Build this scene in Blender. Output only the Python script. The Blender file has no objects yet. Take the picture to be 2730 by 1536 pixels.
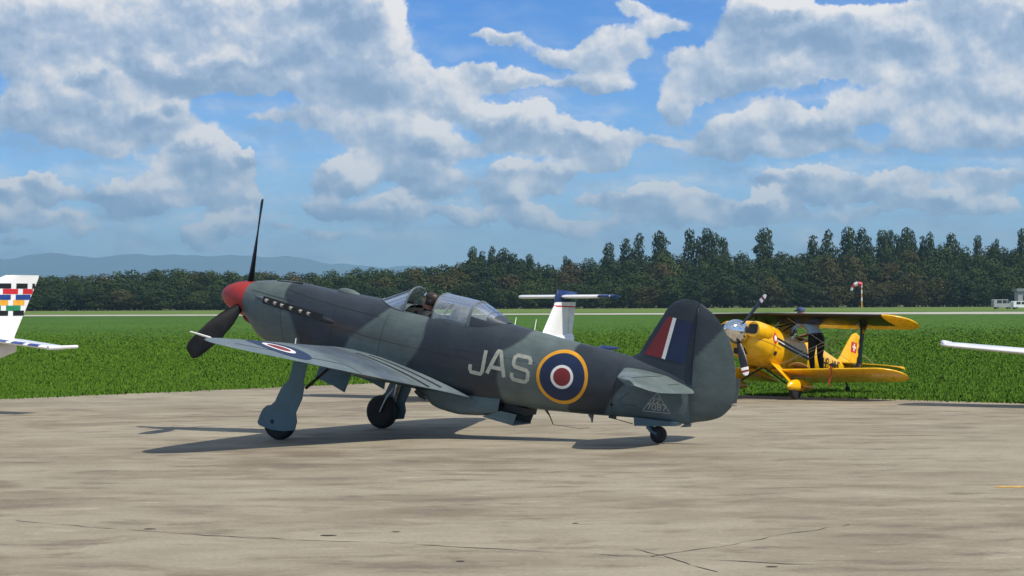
import bpy, math, random
import numpy as np
from mathutils import Vector, Matrix
from mathutils.bvhtree import BVHTree
R = math.radians
random.seed(7); rng = np.random.default_rng(7)
scene = bpy.context.scene
C = scene.collection

# ------------------------------------------------------------------ camera
cam_d = bpy.data.cameras.new('camera'); cam = bpy.data.objects.new('camera', cam_d); C.objects.link(cam)
cam_d.sensor_width = 36.0; cam_d.lens = 36.0*5400/2730
cam_d.clip_start = 0.1; cam_d.clip_end = 60000
cam.location = (0, 0, 1.94)
cam.matrix_world = Matrix.Translation((0, 0, 1.94)) @ Matrix.Rotation(R(90)+math.atan(43/5400), 4, 'X') @ Matrix.Rotation(R(-0.25), 4, 'Z')
scene.camera = cam
scene.render.resolution_x = 1024; scene.render.resolution_y = 576

# ------------------------------------------------------------------ light
SUN = Vector((0.62, -0.42, 1.0)).normalized()           # direction towards the sun
SUN_EL = math.asin(SUN.z); SUN_AZ = math.atan2(SUN.x, SUN.y)
sd = bpy.data.lights.new('sun', 'SUN'); so = bpy.data.objects.new('sun', sd); C.objects.link(so)
sd.energy = 4.9; sd.angle = R(0.53); sd.color = (1.0, 0.93, 0.82)
so.rotation_euler = SUN.to_track_quat('Z', 'Y').to_euler(); so.location = (20, -20, 40)
vs = scene.view_settings
vs.view_transform = 'Standard'; vs.look = 'None'; vs.gamma = 1.0; vs.exposure = 0.0; vs.use_curve_mapping = False

# ------------------------------------------------------------------ node helper
class NT:
    def __init__(s, tree): s.t = tree; s.n = tree.nodes; s.l = tree.links
    def new(s, typ, **kw):
        n = s.n.new(typ)
        for k, v in kw.items(): setattr(n, k, v)
        return n
    def put(s, sock, v):
        if isinstance(v, bpy.types.NodeSocket): s.l.new(v, sock)
        elif v is not None: sock.default_value = v
    def m(s, op, a, b=None, c=None, clamp=False):
        n = s.n.new('ShaderNodeMath'); n.operation = op; n.use_clamp = clamp
        s.put(n.inputs[0], a); s.put(n.inputs[1], b); s.put(n.inputs[2], c); return n.outputs[0]
    def v(s, op, a, b=None, out=0):
        n = s.n.new('ShaderNodeVectorMath'); n.operation = op
        s.put(n.inputs[0], a); s.put(n.inputs[1], b); return n.outputs[out]
    def vscale(s, a, k):
        n = s.n.new('ShaderNodeVectorMath'); n.operation = 'SCALE'; s.put(n.inputs[0], a); s.put(n.inputs['Scale'], k); return n.outputs[0]
    def xyz(s, x, y, z):
        n = s.n.new('ShaderNodeCombineXYZ'); s.put(n.inputs[0], x); s.put(n.inputs[1], y); s.put(n.inputs[2], z); return n.outputs[0]
    def sep(s, v):
        n = s.n.new('ShaderNodeSeparateXYZ'); s.put(n.inputs[0], v); return n.outputs
    def noise(s, vec, scale, detail=4, rough=.5, dist=0, col=False, lac=2.0):
        n = s.n.new('ShaderNodeTexNoise'); s.put(n.inputs['Vector'], vec); s.put(n.inputs['Scale'], scale)
        s.put(n.inputs['Detail'], detail); s.put(n.inputs['Roughness'], rough); s.put(n.inputs['Distortion'], dist); s.put(n.inputs['Lacunarity'], lac)
        return n.outputs['Color' if col else 0]
    def rng(s, v, a, b, c=0, d=1, smooth=True):
        n = s.n.new('ShaderNodeMapRange'); n.interpolation_type = 'SMOOTHSTEP' if smooth else 'LINEAR'
        s.put(n.inputs[0], v); s.put(n.inputs[1], a); s.put(n.inputs[2], b); s.put(n.inputs[3], c); s.put(n.inputs[4], d); return n.outputs[0]
    def mix(s, f, a, b, op='MIX'):
        n = s.n.new('ShaderNodeMix'); n.data_type = 'RGBA'; n.blend_type = op
        s.put(n.inputs[0], f)
        s.put(n.inputs[6], a if isinstance(a, bpy.types.NodeSocket) else (*a, 1)); s.put(n.inputs[7], b if isinstance(b, bpy.types.NodeSocket) else (*b, 1))
        return n.outputs[2]

# ------------------------------------------------------------------ world: Nishita sky with fair-weather cumulus
world = bpy.data.worlds.new('World'); scene.world = world; world.use_nodes = True
W = NT(world.node_tree); W.n.clear()
wout = W.new('ShaderNodeOutputWorld')
sky = W.new('ShaderNodeTexSky'); sky.sky_type = 'NISHITA'; sky.sun_disc = False
sky.sun_elevation = SUN_EL; sky.sun_rotation = SUN_AZ; sky.altitude = 200; sky.air_density = 1.0; sky.dust_density = 0.3; sky.ozone_density = 3.0
SKY_STRENGTH = 0.088
tc = W.new('ShaderNodeTexCoord')
D = tc.outputs['Generated']
dx, dy, dz = W.sep(D)
az = W.m('MULTIPLY', W.m('ARCTAN2', dx, dy), 5.4)
el = W.m('MULTIPLY', W.m('ARCSINE', dz), 5.4)
P0 = W.xyz(az, el, 0.0)
skyc = W.mix(1.0, sky.outputs[0], W.mix(W.rng(el, 1.2, 4.0), W.mix(W.rng(el, 0.0, .85), (1.06, 1.46, 2.06), (.29, .76, 1.54)), (.74, .88, 1.02)), 'MULTIPLY')
out_m = W.m('MAXIMUM', W.rng(W.m('ABSOLUTE', az), 1.40, 1.9), W.rng(el, .84, 1.25))
def free_clouds(vec):
    return W.rng(W.noise(W.v('MULTIPLY', vec, (3.2, 3.2, 7.0)), 1.6, 4, .58), .41, .61, 0, 1.3)
def ramp(fac):
    cr = W.new('ShaderNodeValToRGB'); W.l.new(fac, cr.inputs[0]); E_ = cr.color_ramp.elements
    E_[0].position = 0; E_[0].color = (.235, .345, .54, 1); E_[1].position = 1; E_[1].color = (1.0, .955, .93, 1)
    for p_, c_ in ((.34, (.31, .42, .61, 1)), (.60, (.50, .59, .74, 1)), (.80, (.78, .79, .84, 1))): e = E_.new(p_); e.color = c_
    return W.mix(1.0, cr.outputs[0], (11.8, 11.7, 11.6), 'MULTIPLY')
def background(col):
    b = W.new('ShaderNodeBackground'); W.l.new(col, b.inputs[0]); b.inputs[1].default_value = SKY_STRENGTH; return b.outputs[0]
def choose(fac, a, b):
    n = W.new('ShaderNodeMixShader'); W.l.new(fac, n.inputs[0]); W.l.new(a, n.inputs[1]); W.l.new(b, n.inputs[2]); return n.outputs[0]
# x, y of a cloud heap in the photograph's 2576 px copy, radius x, radius up, weight
HEAPS = [
 (900,140,130,150,1.25),(985,205,75,65,.9),(780,70,190,90,1.0),(560,110,260,130,1.0),(330,60,300,90,.85),(150,150,260,110,.8),(640,200,330,70,.95),(60,40,160,60,.6),(860,20,120,60,1.0),
 (225,262,120,75,1.15),(330,300,110,65,.9),(425,305,75,60,.95),(90,310,150,80,.75),(250,370,230,50,.6),
 (525,400,60,50,1.05),(585,430,60,45,.85),(460,430,70,50,.75),(470,470,200,40,.6),(110,485,90,34,.9),(340,495,120,32,.85),(560,500,80,32,.75),(30,490,70,30,.7),
 (100,555,110,26,.6),(520,572,60,26,.8),(610,562,50,30,.65),(60,605,90,20,.6),(300,580,120,20,.45),
 (1010,250,200,60,.65),(760,310,250,50,.6),(1130,255,70,70,.7),(1240,210,90,40,.55),(930,350,130,60,.6),
 (1360,330,150,62,1.1),(1280,310,80,50,.8),(1430,350,90,40,.8),(1250,380,220,36,.55),
 (1240,118,110,30,.62),(1430,150,140,40,.75),(1550,120,110,70,.9),(1500,210,110,40,.6),(1330,215,150,30,.5),
 (850,455,70,36,.95),(1050,420,110,70,.85),(940,430,90,50,.5),(1090,470,100,40,.6),(840,520,60,30,.7),(990,530,80,26,.65),(1130,545,110,26,.55),
 (1345,462,115,46,1.0),(1260,485,60,30,.6),(1505,410,90,34,.65),(1540,505,80,26,.55),(1690,510,80,30,.75),(1850,530,85,30,.85),(1770,500,60,22,.5),
 (1590,15,80,30,.5),(1690,60,70,50,.65),(1730,150,60,40,.55),
 (1900,120,140,100,1.05),(2020,110,150,80,1.05),(1800,190,110,60,.85),(2150,130,150,80,1.0),(2300,150,180,70,.9),(2000,205,260,46,.8),(1730,240,60,50,.9),(1690,290,60,50,.75),
 (2470,90,170,110,1.05),(2560,180,160,130,.95),(2350,60,120,50,.7),(2420,250,240,60,.8),
 (1945,330,130,80,1.0),(1850,350,110,60,.75),(2040,360,80,50,.7),(1640,360,110,40,.6),(1900,395,220,30,.55),
 (2280,300,220,50,.7),(2460,350,240,50,.75),(2300,390,320,36,.5),
 (1975,478,75,34,.95),(2160,488,130,34,.7),(2080,470,70,28,.6),(2250,480,70,30,.6),(2520,490,100,40,.7),(2420,460,120,26,.5),(2380,540,140,22,.5),
 (1400,560,200,20,.4),(1600,570,160,18,.4),(2100,545,200,20,.4),(780,590,140,16,.4)]
LOBES = []
lr = random.Random(5)
for k in range(40):      # small far-off puffs low over the horizon
    HEAPS.append((-20+k*66+lr.uniform(-30, 30), lr.choice((500, 530, 545, 565, 590))+lr.uniform(-14, 14), lr.uniform(38, 85), lr.uniform(15, 27), lr.uniform(.5, .83)))
for (hx, hy, rx, ry, am) in HEAPS:
    X = (hx*1.0598-1365)/1000; Y = (811-hy*1.0598)/1000; rx *= 1.0598e-3; ry *= 1.0598e-3
    if hy > 390: am *= 1.15; ry *= 1.15
    LOBES.append((X, Y, rx, ry, am*.95, .35))
    if am > .90:
        for k in range(2):
            a = R(lr.uniform(-15, 165)); q = lr.uniform(.30, .50)
            LOBES.append((X+rx*.75*math.cos(a), Y+ry*.70*math.sin(a), max(rx*q, .028), max(ry*q, .024), .62*lr.uniform(.7, 1.15), 2.2))
HEAP = bpy.data.node_groups.new('cloud_heap', 'ShaderNodeTree')
for nm, ty in (('P', 'NodeSocketVector'), ('inverse', 'NodeSocketVector'), ('offset', 'NodeSocketVector'), ('amount', 'NodeSocketFloat'), ('shade', 'NodeSocketFloat'), ('sum', 'NodeSocketVector')):
    HEAP.interface.new_socket(nm, in_out='INPUT', socket_type=ty)
HEAP.interface.new_socket('sum', in_out='OUTPUT', socket_type='NodeSocketVector'); HEAP.interface.new_socket('P', in_out='OUTPUT', socket_type='NodeSocketVector')
G = NT(HEAP); gi = G.new('NodeGroupInput').outputs; go = G.new('NodeGroupOutput')
def vmadd(a, b, c):
    n = G.new('ShaderNodeVectorMath', operation='MULTIPLY_ADD'); G.put(n.inputs[0], a); G.put(n.inputs[1], b); G.put(n.inputs[2], c); return n.outputs[0]
qx_, qy_, _ = G.sep(vmadd(gi[0], gi[1], gi[2]))
qf_ = G.m('MAXIMUM', qy_, G.m('MULTIPLY', qy_, -1.55))
w_ = G.m('MULTIPLY', G.m('POWER', math.exp(-1.1), G.m('MULTIPLY_ADD', qf_, qf_, G.m('MULTIPLY', qx_, qx_))), gi[3])
w2_ = G.m('MULTIPLY', w_, gi[4])
sum_ = G.v('ADD', gi[5], G.xyz(w_, w2_, G.m('MULTIPLY', w2_, G.m('MULTIPLY_ADD', qx_, .28, qy_))))
G.l.new(sum_, go.inputs[0]); G.l.new(vmadd(sum_, (1e-9, 1e-9, 1e-9), gi[0]), go.inputs[1])      # hand the position on: keeps the heaps in one chain
def heap_clouds(lobes):
    """cumulus heaps of one stretch of sky, lit from above and from the right"""
    wa = W.v('SUBTRACT', W.noise(P0, 3.4, 1, .5, col=True), (.5, .5, .5)); wb = W.v('SUBTRACT', W.noise(P0, 10.0, 7, .66, col=True), (.5, .5, .5))
    P = W.v('ADD', P0, W.v('ADD', W.vscale(wa, .10), W.vscale(wb, .11)))
    acc = None
    for (X, Y, rx, ry, am, sw) in lobes:
        g = W.new('ShaderNodeGroup'); g.node_tree = HEAP; W.l.new(P, g.inputs[0])
        g.inputs[1].default_value = (1/rx, 1/ry, 0); g.inputs[2].default_value = (-X/rx, -Y/ry, 0); g.inputs[3].default_value = am; g.inputs[4].default_value = sw
        if acc: W.l.new(acc, g.inputs[5])
        acc = g.outputs[0]; P = g.outputs[1]
    dens, ws, shad = W.sep(acc)
    fb = W.noise(P0, 5.2, 5, .56); fb2 = W.noise(W.v('ADD', P0, (.022, .046, 0)), 5.2, 5, .56)
    total = W.m('ADD', W.m('MULTIPLY', dens, W.m('SUBTRACT', 1.0, out_m)), W.m('MULTIPLY', free_clouds(W.v('ADD', D, W.vscale(wb, .02))), out_m))
    total = W.m('ADD', total, W.m('MULTIPLY_ADD', fb, .9, -.45))
    alpha = W.rng(total, .38, .56)
    thin = W.rng(W.noise(W.v('MULTIPLY', P0, (1.4, 4.6, 1)), 3.0, 5, .62), .38, .66, 0, .8)
    alpha = W.m('MAXIMUM', alpha, W.m('MULTIPLY', thin, W.rng(el, .80, .12, .15, 1.0)))
    sh = W.m('DIVIDE', shad, W.m('ADD', ws, .04))
    lit = W.m('ADD', W.m('MULTIPLY', sh, .72), W.m('MULTIPLY', W.m('SUBTRACT', fb, fb2), 2.0))
    fine = W.noise(P0, 17.0, 5, .62); lit = W.m('ADD', lit, W.m('MULTIPLY_ADD', W.m('SUBTRACT', fine, W.noise(W.v('ADD', P0, (.006, .013, 0)), 17.0, 5, .62)), .55, 0.))
    lit = W.m('SUBTRACT', W.m('ADD', lit, .47), W.rng(total, .8, 2.6, 0, .30))
    return background(W.mix(alpha, skyc, ramp(W.rng(lit, -.25, .95, 0, 1, smooth=False))))
def free_sky():
    f = free_clouds(D); n = W.noise(D, 14, 3, .6)
    total = W.m('ADD', f, W.m('MULTIPLY_ADD', n, .9, -.45))
    return background(W.mix(W.rng(total, .30, .62), skyc, ramp(W.m('MULTIPLY_ADD', n, .9, .1))))
inside = W.m('MULTIPLY', W.m('LESS_THAN', W.m('ABSOLUTE', az), 1.95), W.m('MULTIPLY', W.m('LESS_THAN', el, 1.3), W.m('GREATER_THAN', el, -.1)))
W.l.new(choose(inside, free_sky(), heap_clouds(LOBES)), wout.inputs[0])
world.cycles.sampling_method = 'MANUAL'; world.cycles.sample_map_resolution = 128
scene.cycles.max_bounces = 5; scene.cycles.diffuse_bounces = 3; scene.cycles.transparent_max_bounces = 12

# ------------------------------------------------------------------ mesh helpers
class MB:
    def __init__(s): s.v = []; s.f = []; s.m = []
    def add(s, vs_, fs, mi=0):
        o = len(s.v); s.v += [tuple(map(float, p)) for p in vs_]
        s.f += [tuple(i+o for i in f) for f in fs]; s.m += [mi]*len(fs); return s
    def box(s, c, d, rot=None, mi=0):
        pts = [Vector((x*d[0]/2, y*d[1]/2, z*d[2]/2)) for x in (-1, 1) for y in (-1, 1) for z in (-1, 1)]
        if rot is not None: pts = [rot @ p for p in pts]
        pts = [p+Vector(c) for p in pts]
        return s.add(pts, [(0,1,3,2),(4,6,7,5),(0,4,5,1),(2,3,7,6),(0,2,6,4),(1,5,7,3)], mi)
    def rings(s, rs, closed=True, cap=(True, True), mi=0):
        n = len(rs[0]); pts = [p for r in rs for p in r]; fs = []
        for i in range(len(rs)-1):
            for j in range(n if closed else n-1):
                k = (j+1) % n; fs.append((i*n+j, i*n+k, (i+1)*n+k, (i+1)*n+j))
        if closed and cap[0]: fs.append(tuple(range(n-1, -1, -1)))
        if closed and cap[1]: fs.append(tuple(range((len(rs)-1)*n, len(rs)*n)))
        return s.add(pts, fs, mi)
    def tube(s, path, rad, n=10, cap=True, mi=0, squash=None):
        path = [Vector(p) for p in path]
        if not hasattr(rad, '__len__'): rad = [rad]*len(path)
        rs = []; up = None
        for i, p in enumerate(path):
            t = (path[min(i+1, len(path)-1)]-path[max(i-1, 0)]).normalized()
            if up is None: up = Vector((0, 0, 1)) if abs(t.z) < .9 else Vector((1, 0, 0))
            a = t.cross(up).normalized(); b = a.cross(t).normalized(); up = b
            sq = squash or (1, 1)
            rs.append([p+a*rad[i]*sq[0]*math.cos(2*math.pi*k/n)+b*rad[i]*sq[1]*math.sin(2*math.pi*k/n) for k in range(n)])
        return s.rings(rs, cap=(cap, cap), mi=mi)
    def lathe(s, prof, c, axis, n=32, mi=0):
        axis = Vector(axis).normalized(); a = axis.orthogonal().normalized(); b = axis.cross(a); c = Vector(c)
        rs = [[c+axis*h+(a*math.cos(2*math.pi*k/n)+b*math.sin(2*math.pi*k/n))*max(r, 1e-4) for k in range(n)] for h, r in prof]
        return s.rings(rs, mi=mi)
    def build(s, name, mat, parent=None, smooth=True, angle=40):
        me = bpy.data.meshes.new(name); me.from_pydata(s.v, [], s.f); me.update()
        mats = mat if isinstance(mat, (list, tuple)) else [mat]
        for m_ in mats: me.materials.append(m_)
        if len(mats) > 1: me.polygons.foreach_set('material_index', s.m)
        if smooth:
            me.shade_smooth()
            if angle: me.set_sharp_from_angle(angle=R(angle))
        o = bpy.data.objects.new(name, me); C.objects.link(o)
        if parent is not None: o.parent = parent
        return o
def tag(o, label=None, cat=None, group=None, kind=None):
    if label: o['label'] = label
    if cat: o['category'] = cat
    if group: o['group'] = group
    if kind: o['kind'] = kind
    return o
def empty(name, loc=(0, 0, 0), rot=(0, 0, 0)):
    o = bpy.data.objects.new(name, None); C.objects.link(o); o.location = loc; o.rotation_euler = rot; o.empty_display_size = .3; return o
def curve(xs, ys):
    """monotone-ish cubic through points -> callable"""
    xs = np.array(xs, float); ys = np.array(ys, float); o = np.argsort(xs); xs = xs[o]; ys = ys[o]
    h = np.diff(xs); d = np.diff(ys)/h; m = np.zeros(len(xs))
    m[0] = d[0]; m[-1] = d[-1]
    for i in range(1, len(xs)-1):
        m[i] = 0 if d[i-1]*d[i] <= 0 else 2*d[i-1]*d[i]/(d[i-1]+d[i])
    def fn(x):
        x = min(max(x, xs[0]), xs[-1]); i = min(max(int(np.searchsorted(xs, x)-1), 0), len(h)-1); t = (x-xs[i])/h[i]
        return float((1+2*t)*(1-t)**2*ys[i]+t*(1-t)**2*h[i]*m[i]+t*t*(3-2*t)*ys[i+1]+t*t*(t-1)*h[i]*m[i+1])
    return fn
def lin(pts, x):
    pts = sorted(pts); return float(np.interp(x, [p[0] for p in pts], [p[1] for p in pts]))
def section(x, zt, zb, w, zc, nt, nb, n):
    r = []
    for k in range(n):
        t = 2*math.pi*k/n; c_, s_ = math.cos(t), math.sin(t); e_ = nt if s_ >= 0 else nb
        h = (zt-zc) if s_ >= 0 else (zc-zb)
        r.append((x, w*math.copysign(abs(c_)**(2/e_), c_), zc+h*math.copysign(abs(s_)**(2/e_), s_)))
    return r

# ------------------------------------------------------------------ materials
def mat(name, col, rough=.5, metal=0., var=.12, scale=6., bump=0., spec=.5, bscale=40., coat=0.):
    m_ = bpy.data.materials.new(name); m_.use_nodes = True; t = NT(m_.node_tree); b = t.n['Principled BSDF']
    o = t.new('ShaderNodeTexCoord').outputs['Object']
    n1 = t.noise(o, scale, 6, .6)
    c_ = t.mix(1.0, (*col,), t.mix(t.rng(n1, .3, .7), (1-var,)*3, (1+var,)*3), 'MULTIPLY')
    t.l.new(c_, b.inputs['Base Color'])
    t.put(b.inputs['Roughness'], t.rng(n1, .25, .75, max(rough-.08, .02), min(rough+.08, 1)))
    b.inputs['Metallic'].default_value = metal; b.inputs['Specular IOR Level'].default_value = spec
    b.inputs['Coat Weight'].default_value = coat; b.inputs['Coat Roughness'].default_value = .12
    if bump:
        bn = t.new('ShaderNodeBump'); bn.inputs['Strength'].default_value = bump; bn.inputs['Distance'].default_value = .01
        t.l.new(t.noise(o, bscale, 4, .6), bn.inputs['Height']); t.l.new(bn.outputs[0], b.inputs['Normal'])
    return m_
def paint_mat(name, rough=.42, spec=.4):
    """military paint: colour per point of the skin, scuffed and streaked"""
    m_ = bpy.data.materials.new(name); m_.use_nodes = True; t = NT(m_.node_tree); b = t.n['Principled BSDF']
    at = t.new('ShaderNodeAttribute', attribute_name='paint'); o = t.new('ShaderNodeTexCoord').outputs['Object']
    n1 = t.noise(o, 2.2, 7, .62); n2 = t.noise(t.v('MULTIPLY', o, (1.2, 6, 6)), 5, 5, .6); n3 = t.noise(o, 60, 3, .6)
    f = t.m('MULTIPLY', t.rng(n1, .25, .75, .82, 1.2), t.m('MULTIPLY', t.rng(n2, .3, .7, .92, 1.08), t.rng(n3, .3, .75, .97, 1.05)))
    c_ = t.mix(1.0, at.outputs['Color'], t.xyz(f, f, f), 'MULTIPLY'); t.l.new(c_, b.inputs['Base Color'])
    t.put(b.inputs['Roughness'], t.rng(n1, .3, .7, rough-.06, rough+.1)); b.inputs['Specular IOR Level'].default_value = spec
    bn = t.new('ShaderNodeBump'); bn.inputs['Strength'].default_value = .12; bn.inputs['Distance'].default_value = .02
    t.l.new(t.noise(o, 7, 2, .5), bn.inputs['Height']); t.l.new(bn.outputs[0], b.inputs['Normal'])
    return m_
def glass_mat(name, tint=(.93, .96, .97), refl=.12, milk=.06):
    m_ = bpy.data.materials.new(name); m_.use_nodes = True; t = NT(m_.node_tree); t.n.clear()
    out = t.new('ShaderNodeOutputMaterial'); tr = t.new('ShaderNodeBsdfTransparent'); gl = t.new('ShaderNodeBsdfGlossy'); df = t.new('ShaderNodeBsdfDiffuse')
    tr.inputs[0].default_value = (*tint, 1); gl.inputs['Roughness'].default_value = .22; df.inputs[0].default_value = (.75, .8, .82, 1)
    fr = t.new('ShaderNodeFresnel'); fr.inputs[0].default_value = 1.45
    o = t.new('ShaderNodeTexCoord').outputs['Object']
    m1 = t.new('ShaderNodeMixShader'); t.put(m1.inputs[0], t.rng(t.noise(o, 5, 5, .6), .3, .8, milk*.4, milk*1.8)); t.l.new(tr.outputs[0], m1.inputs[1]); t.l.new(df.outputs[0], m1.inputs[2])
    m2 = t.new('ShaderNodeMixShader'); t.put(m2.inputs[0], t.m('ADD', fr.outputs[0], refl-.04, clamp=True)); t.l.new(m1.outputs[0], m2.inputs[1]); t.l.new(gl.outputs[0], m2.inputs[2])
    t.l.new(m2.outputs[0], out.inputs[0]); return m_

M = {}
M['camo'] = paint_mat('camouflage_paint')
M['yellow'] = mat('yellow_paint', (.86, .46, .006), .28, var=.10, coat=.3)
M['black'] = mat('black_paint', (.010, .010, .012), .35, var=.3)
M['blade'] = mat('blade_black', (.007, .008, .010), .55, var=.3, bump=.05, spec=.1)
M['red'] = mat('spinner_red', (.36, .030, .026), .45, var=.12)
M['redmark'] = mat('marking_red', (.20, .018, .022), .5)
M['white'] = mat('marking_white', (.78, .77, .73), .5, var=.06)
M['navy'] = mat('marking_blue', (.008, .020, .065), .5)
M['ring'] = mat('marking_yellow', (.72, .33, .015), .5, var=.1)
M['code'] = mat('code_grey', (.42, .43, .36), .55, var=.14, scale=20)
M['stencil'] = mat('stencil_grey', (.42, .45, .44), .6, var=.15, scale=30)
M['line'] = mat('seam_dark', (.012, .014, .017), .7)
M['rubber'] = mat('tyre_rubber', (.014, .014, .015), .75, var=.25, bump=.2)
M['azure'] = mat('azure_paint', (.080, .150, .185), .45, var=.14, scale=3, bump=.04)
M['steel'] = mat('bare_steel', (.48, .46, .43), .35, metal=.9, var=.2, scale=14)
M['chrome'] = mat('polished_spinner', (.80, .80, .80), .10, metal=1., var=.05)
M['exhaust'] = mat('exhaust_metal', (.62, .56, .47), .42, metal=.55, var=.25, scale=25)
M['darkmetal'] = mat('dark_metal', (.035, .038, .042), .5, metal=.4, var=.25)
M['cockpit'] = mat('cockpit_dark', (.020, .022, .022), .7, var=.3)
M['frame'] = mat('canopy_frame', (.10, .125, .14), .45, var=.12)
M['glass'] = glass_mat('canopy_glass')
M['milky'] = glass_mat('scratched_canopy_glass', (.80, .83, .85), .16, .20)
M['armour'] = glass_mat('armour_glass', (.55, .58, .6), .1, .45)
M['skin'] = mat('skin', (.42, .20, .13), .5, var=.1, scale=15)
M['leather'] = mat('helmet_leather', (.035, .020, .014), .5, var=.25, scale=20)
M['overall'] = mat('dark_overall', (.016, .017, .02), .8, var=.3)
M['shirt'] = mat('light_blue_shirt', (.36, .56, .80), .8, var=.1, scale=12, bump=.3, bscale=25)
M['trousers'] = mat('dark_trousers', (.010, .012, .018), .85, var=.3, bump=.3, bscale=20)
M['cap'] = mat('blue_cap', (.035, .06, .16), .7)
M['pwhite'] = mat('white_gelcoat', (.80, .80, .79), .25, var=.04, scale=2, coat=.3)
M['pnavy'] = mat('navy_gelcoat', (.012, .028, .105), .25, var=.1, coat=.3)
M['pred'] = mat('red_trim', (.55, .02, .03), .4); M['pgreen'] = mat('green_trim', (.02, .22, .10), .4); M['porange'] = mat('orange_trim', (.80, .38, .03), .4); M['pblue'] = mat('blue_trim', (.015, .05, .22), .4)
M['window'] = mat('dark_glazing', (.02, .025, .03), .08, var=.1, coat=.5)
M['tan'] = mat('tan_canvas', (.42, .27, .13), .9, var=.15)
M['ribbon'] = mat('red_ribbon', (.50, .05, .03), .8)

# ------------------------------------------------------------------ the ground
def sheet(name, pts, z, m_, parent=None, thick=0):
    mb = MB(); n = len(pts)
    if thick:
        mb.add([(x, y, z) for x, y in pts]+[(x, y, z-thick) for x, y in pts], [tuple(range(n))]+[(i, i+n, (i+1) % n+n, (i+1) % n) for i in range(n)])
    else: mb.add([(x, y, z) for x, y in pts], [tuple(range(n))])
    return mb.build(name, m_, parent, smooth=False)
def grass_mat():
    m_ = bpy.data.materials.new('grass'); m_.use_nodes = True; t = NT(m_.node_tree); b = t.n['Principled BSDF']
    o = t.new('ShaderNodeTexCoord').outputs['Object']
    big = t.noise(t.v('MULTIPLY', o, (.35, 1, 1)), .035, 5, .6); mid = t.noise(t.v('MULTIPLY', o, (.5, 1, 1)), .35, 5, .65); fn = t.noise(o, 4, 5, .7)
    c_ = t.mix(t.rng(big, .35, .65), (.043, .108, .007), (.060, .138, .010))
    c_ = t.mix(t.rng(mid, .35, .7), c_, (.036, .092, .007)); c_ = t.mix(t.rng(fn, .35, .7, 0, .55), c_, (.078, .158, .014))
    dist = t.sep(o)[1]; far = t.rng(t.m('ADD', dist, t.m('MULTIPLY', big, 60)), 470, 500)
    c_ = t.mix(far, c_, t.mix(t.rng(mid, .4, .6), (.130, .185, .040), (.095, .160, .024)))
    dry = t.rng(t.m('ADD', dist, t.m('MULTIPLY', mid, 120)), 800, 860, 0, .7)
    c_ = t.mix(dry, c_, (.14, .13, .05))
    t.l.new(c_, b.inputs['Base Color']); b.inputs['Roughness'].default_value = .9; b.inputs['Specular IOR Level'].default_value = .15
    bn = t.new('ShaderNodeBump'); bn.inputs['Strength'].default_value = .6; bn.inputs['Distance'].default_value = .08
    t.l.new(t.noise(o, 2.2, 6, .7), bn.inputs['Height']); t.l.new(bn.outputs[0], b.inputs['Normal']); return m_
def concrete_mat():
    m_ = bpy.data.materials.new('apron_concrete'); m_.use_nodes = True; t = NT(m_.node_tree); b = t.n['Principled BSDF']
    o = t.new('ShaderNodeTexCoord').outputs['Object']
    q = t.v('ADD', o, t.vscale(t.v('SUBTRACT', t.noise(o, .5, 4, .6, col=True), (.5, .5, .5)), .9))
    big = t.noise(t.v('MULTIPLY', q, (.55, 1, 1)), .22, 5, .6); mid = t.noise(t.v('MULTIPLY', q, (.6, 1, 1)), .95, 6, .66)
    st = t.noise(t.v('MULTIPLY', q, (.50, 1.1, 1)), 1.9, 6, .68); fn = t.noise(o, 22, 4, .7); gr = t.noise(o, 140, 2, .6)
    c_ = t.mix(t.rng(big, .32, .68), (.190, .152, .104), (.315, .275, .196))
    c_ = t.mix(t.rng(mid, .36, .66, 0, .75), c_, (.350, .305, .218))
    c_ = t.mix(t.rng(st, .48, .70, 0, .72), c_, (.138, .106, .074))
    c_ = t.mix(t.rng(st, .42, .28, 0, .55), c_, (.46, .405, .295))
    c_ = t.mix(1.0, c_, t.mix(t.rng(fn, .3, .7), (.88, .88, .88), (1.1, 1.1, 1.1)), 'MULTIPLY')
    c_ = t.mix(1.0, c_, t.mix(t.rng(gr, .3, .7), (.90, .90, .90), (1.08, 1.08, 1.08)), 'MULTIPLY')
    oil = t.rng(t.noise(o, .8, 3, .5), .68, .80, 0, .6); c_ = t.mix(oil, c_, (.10, .085, .07))
    t.l.new(c_, b.inputs['Base Color']); b.inputs['Roughness'].default_value = .82; b.inputs['Specular IOR Level'].default_value = .3
    bn = t.new('ShaderNodeBump'); bn.inputs['Strength'].default_value = .35; bn.inputs['Distance'].default_value = .02
    t.l.new(t.m('ADD', t.noise(o, 3.5, 6, .65), t.m('MULTIPLY', fn, .4)), bn.inputs['Height']); t.l.new(bn.outputs[0], b.inputs['Normal']); return m_
M['grass'] = grass_mat(); M['concrete'] = concrete_mat()
M['runway'] = mat('runway_concrete', (.40, .37, .31), .85, var=.2, scale=.2)
M['linepaint'] = mat('apron_yellow', (.55, .33, .07), .7, var=.3, scale=8)
M['crack'] = mat('crack_dark', (.035, .030, .025), .9, var=.4)

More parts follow.
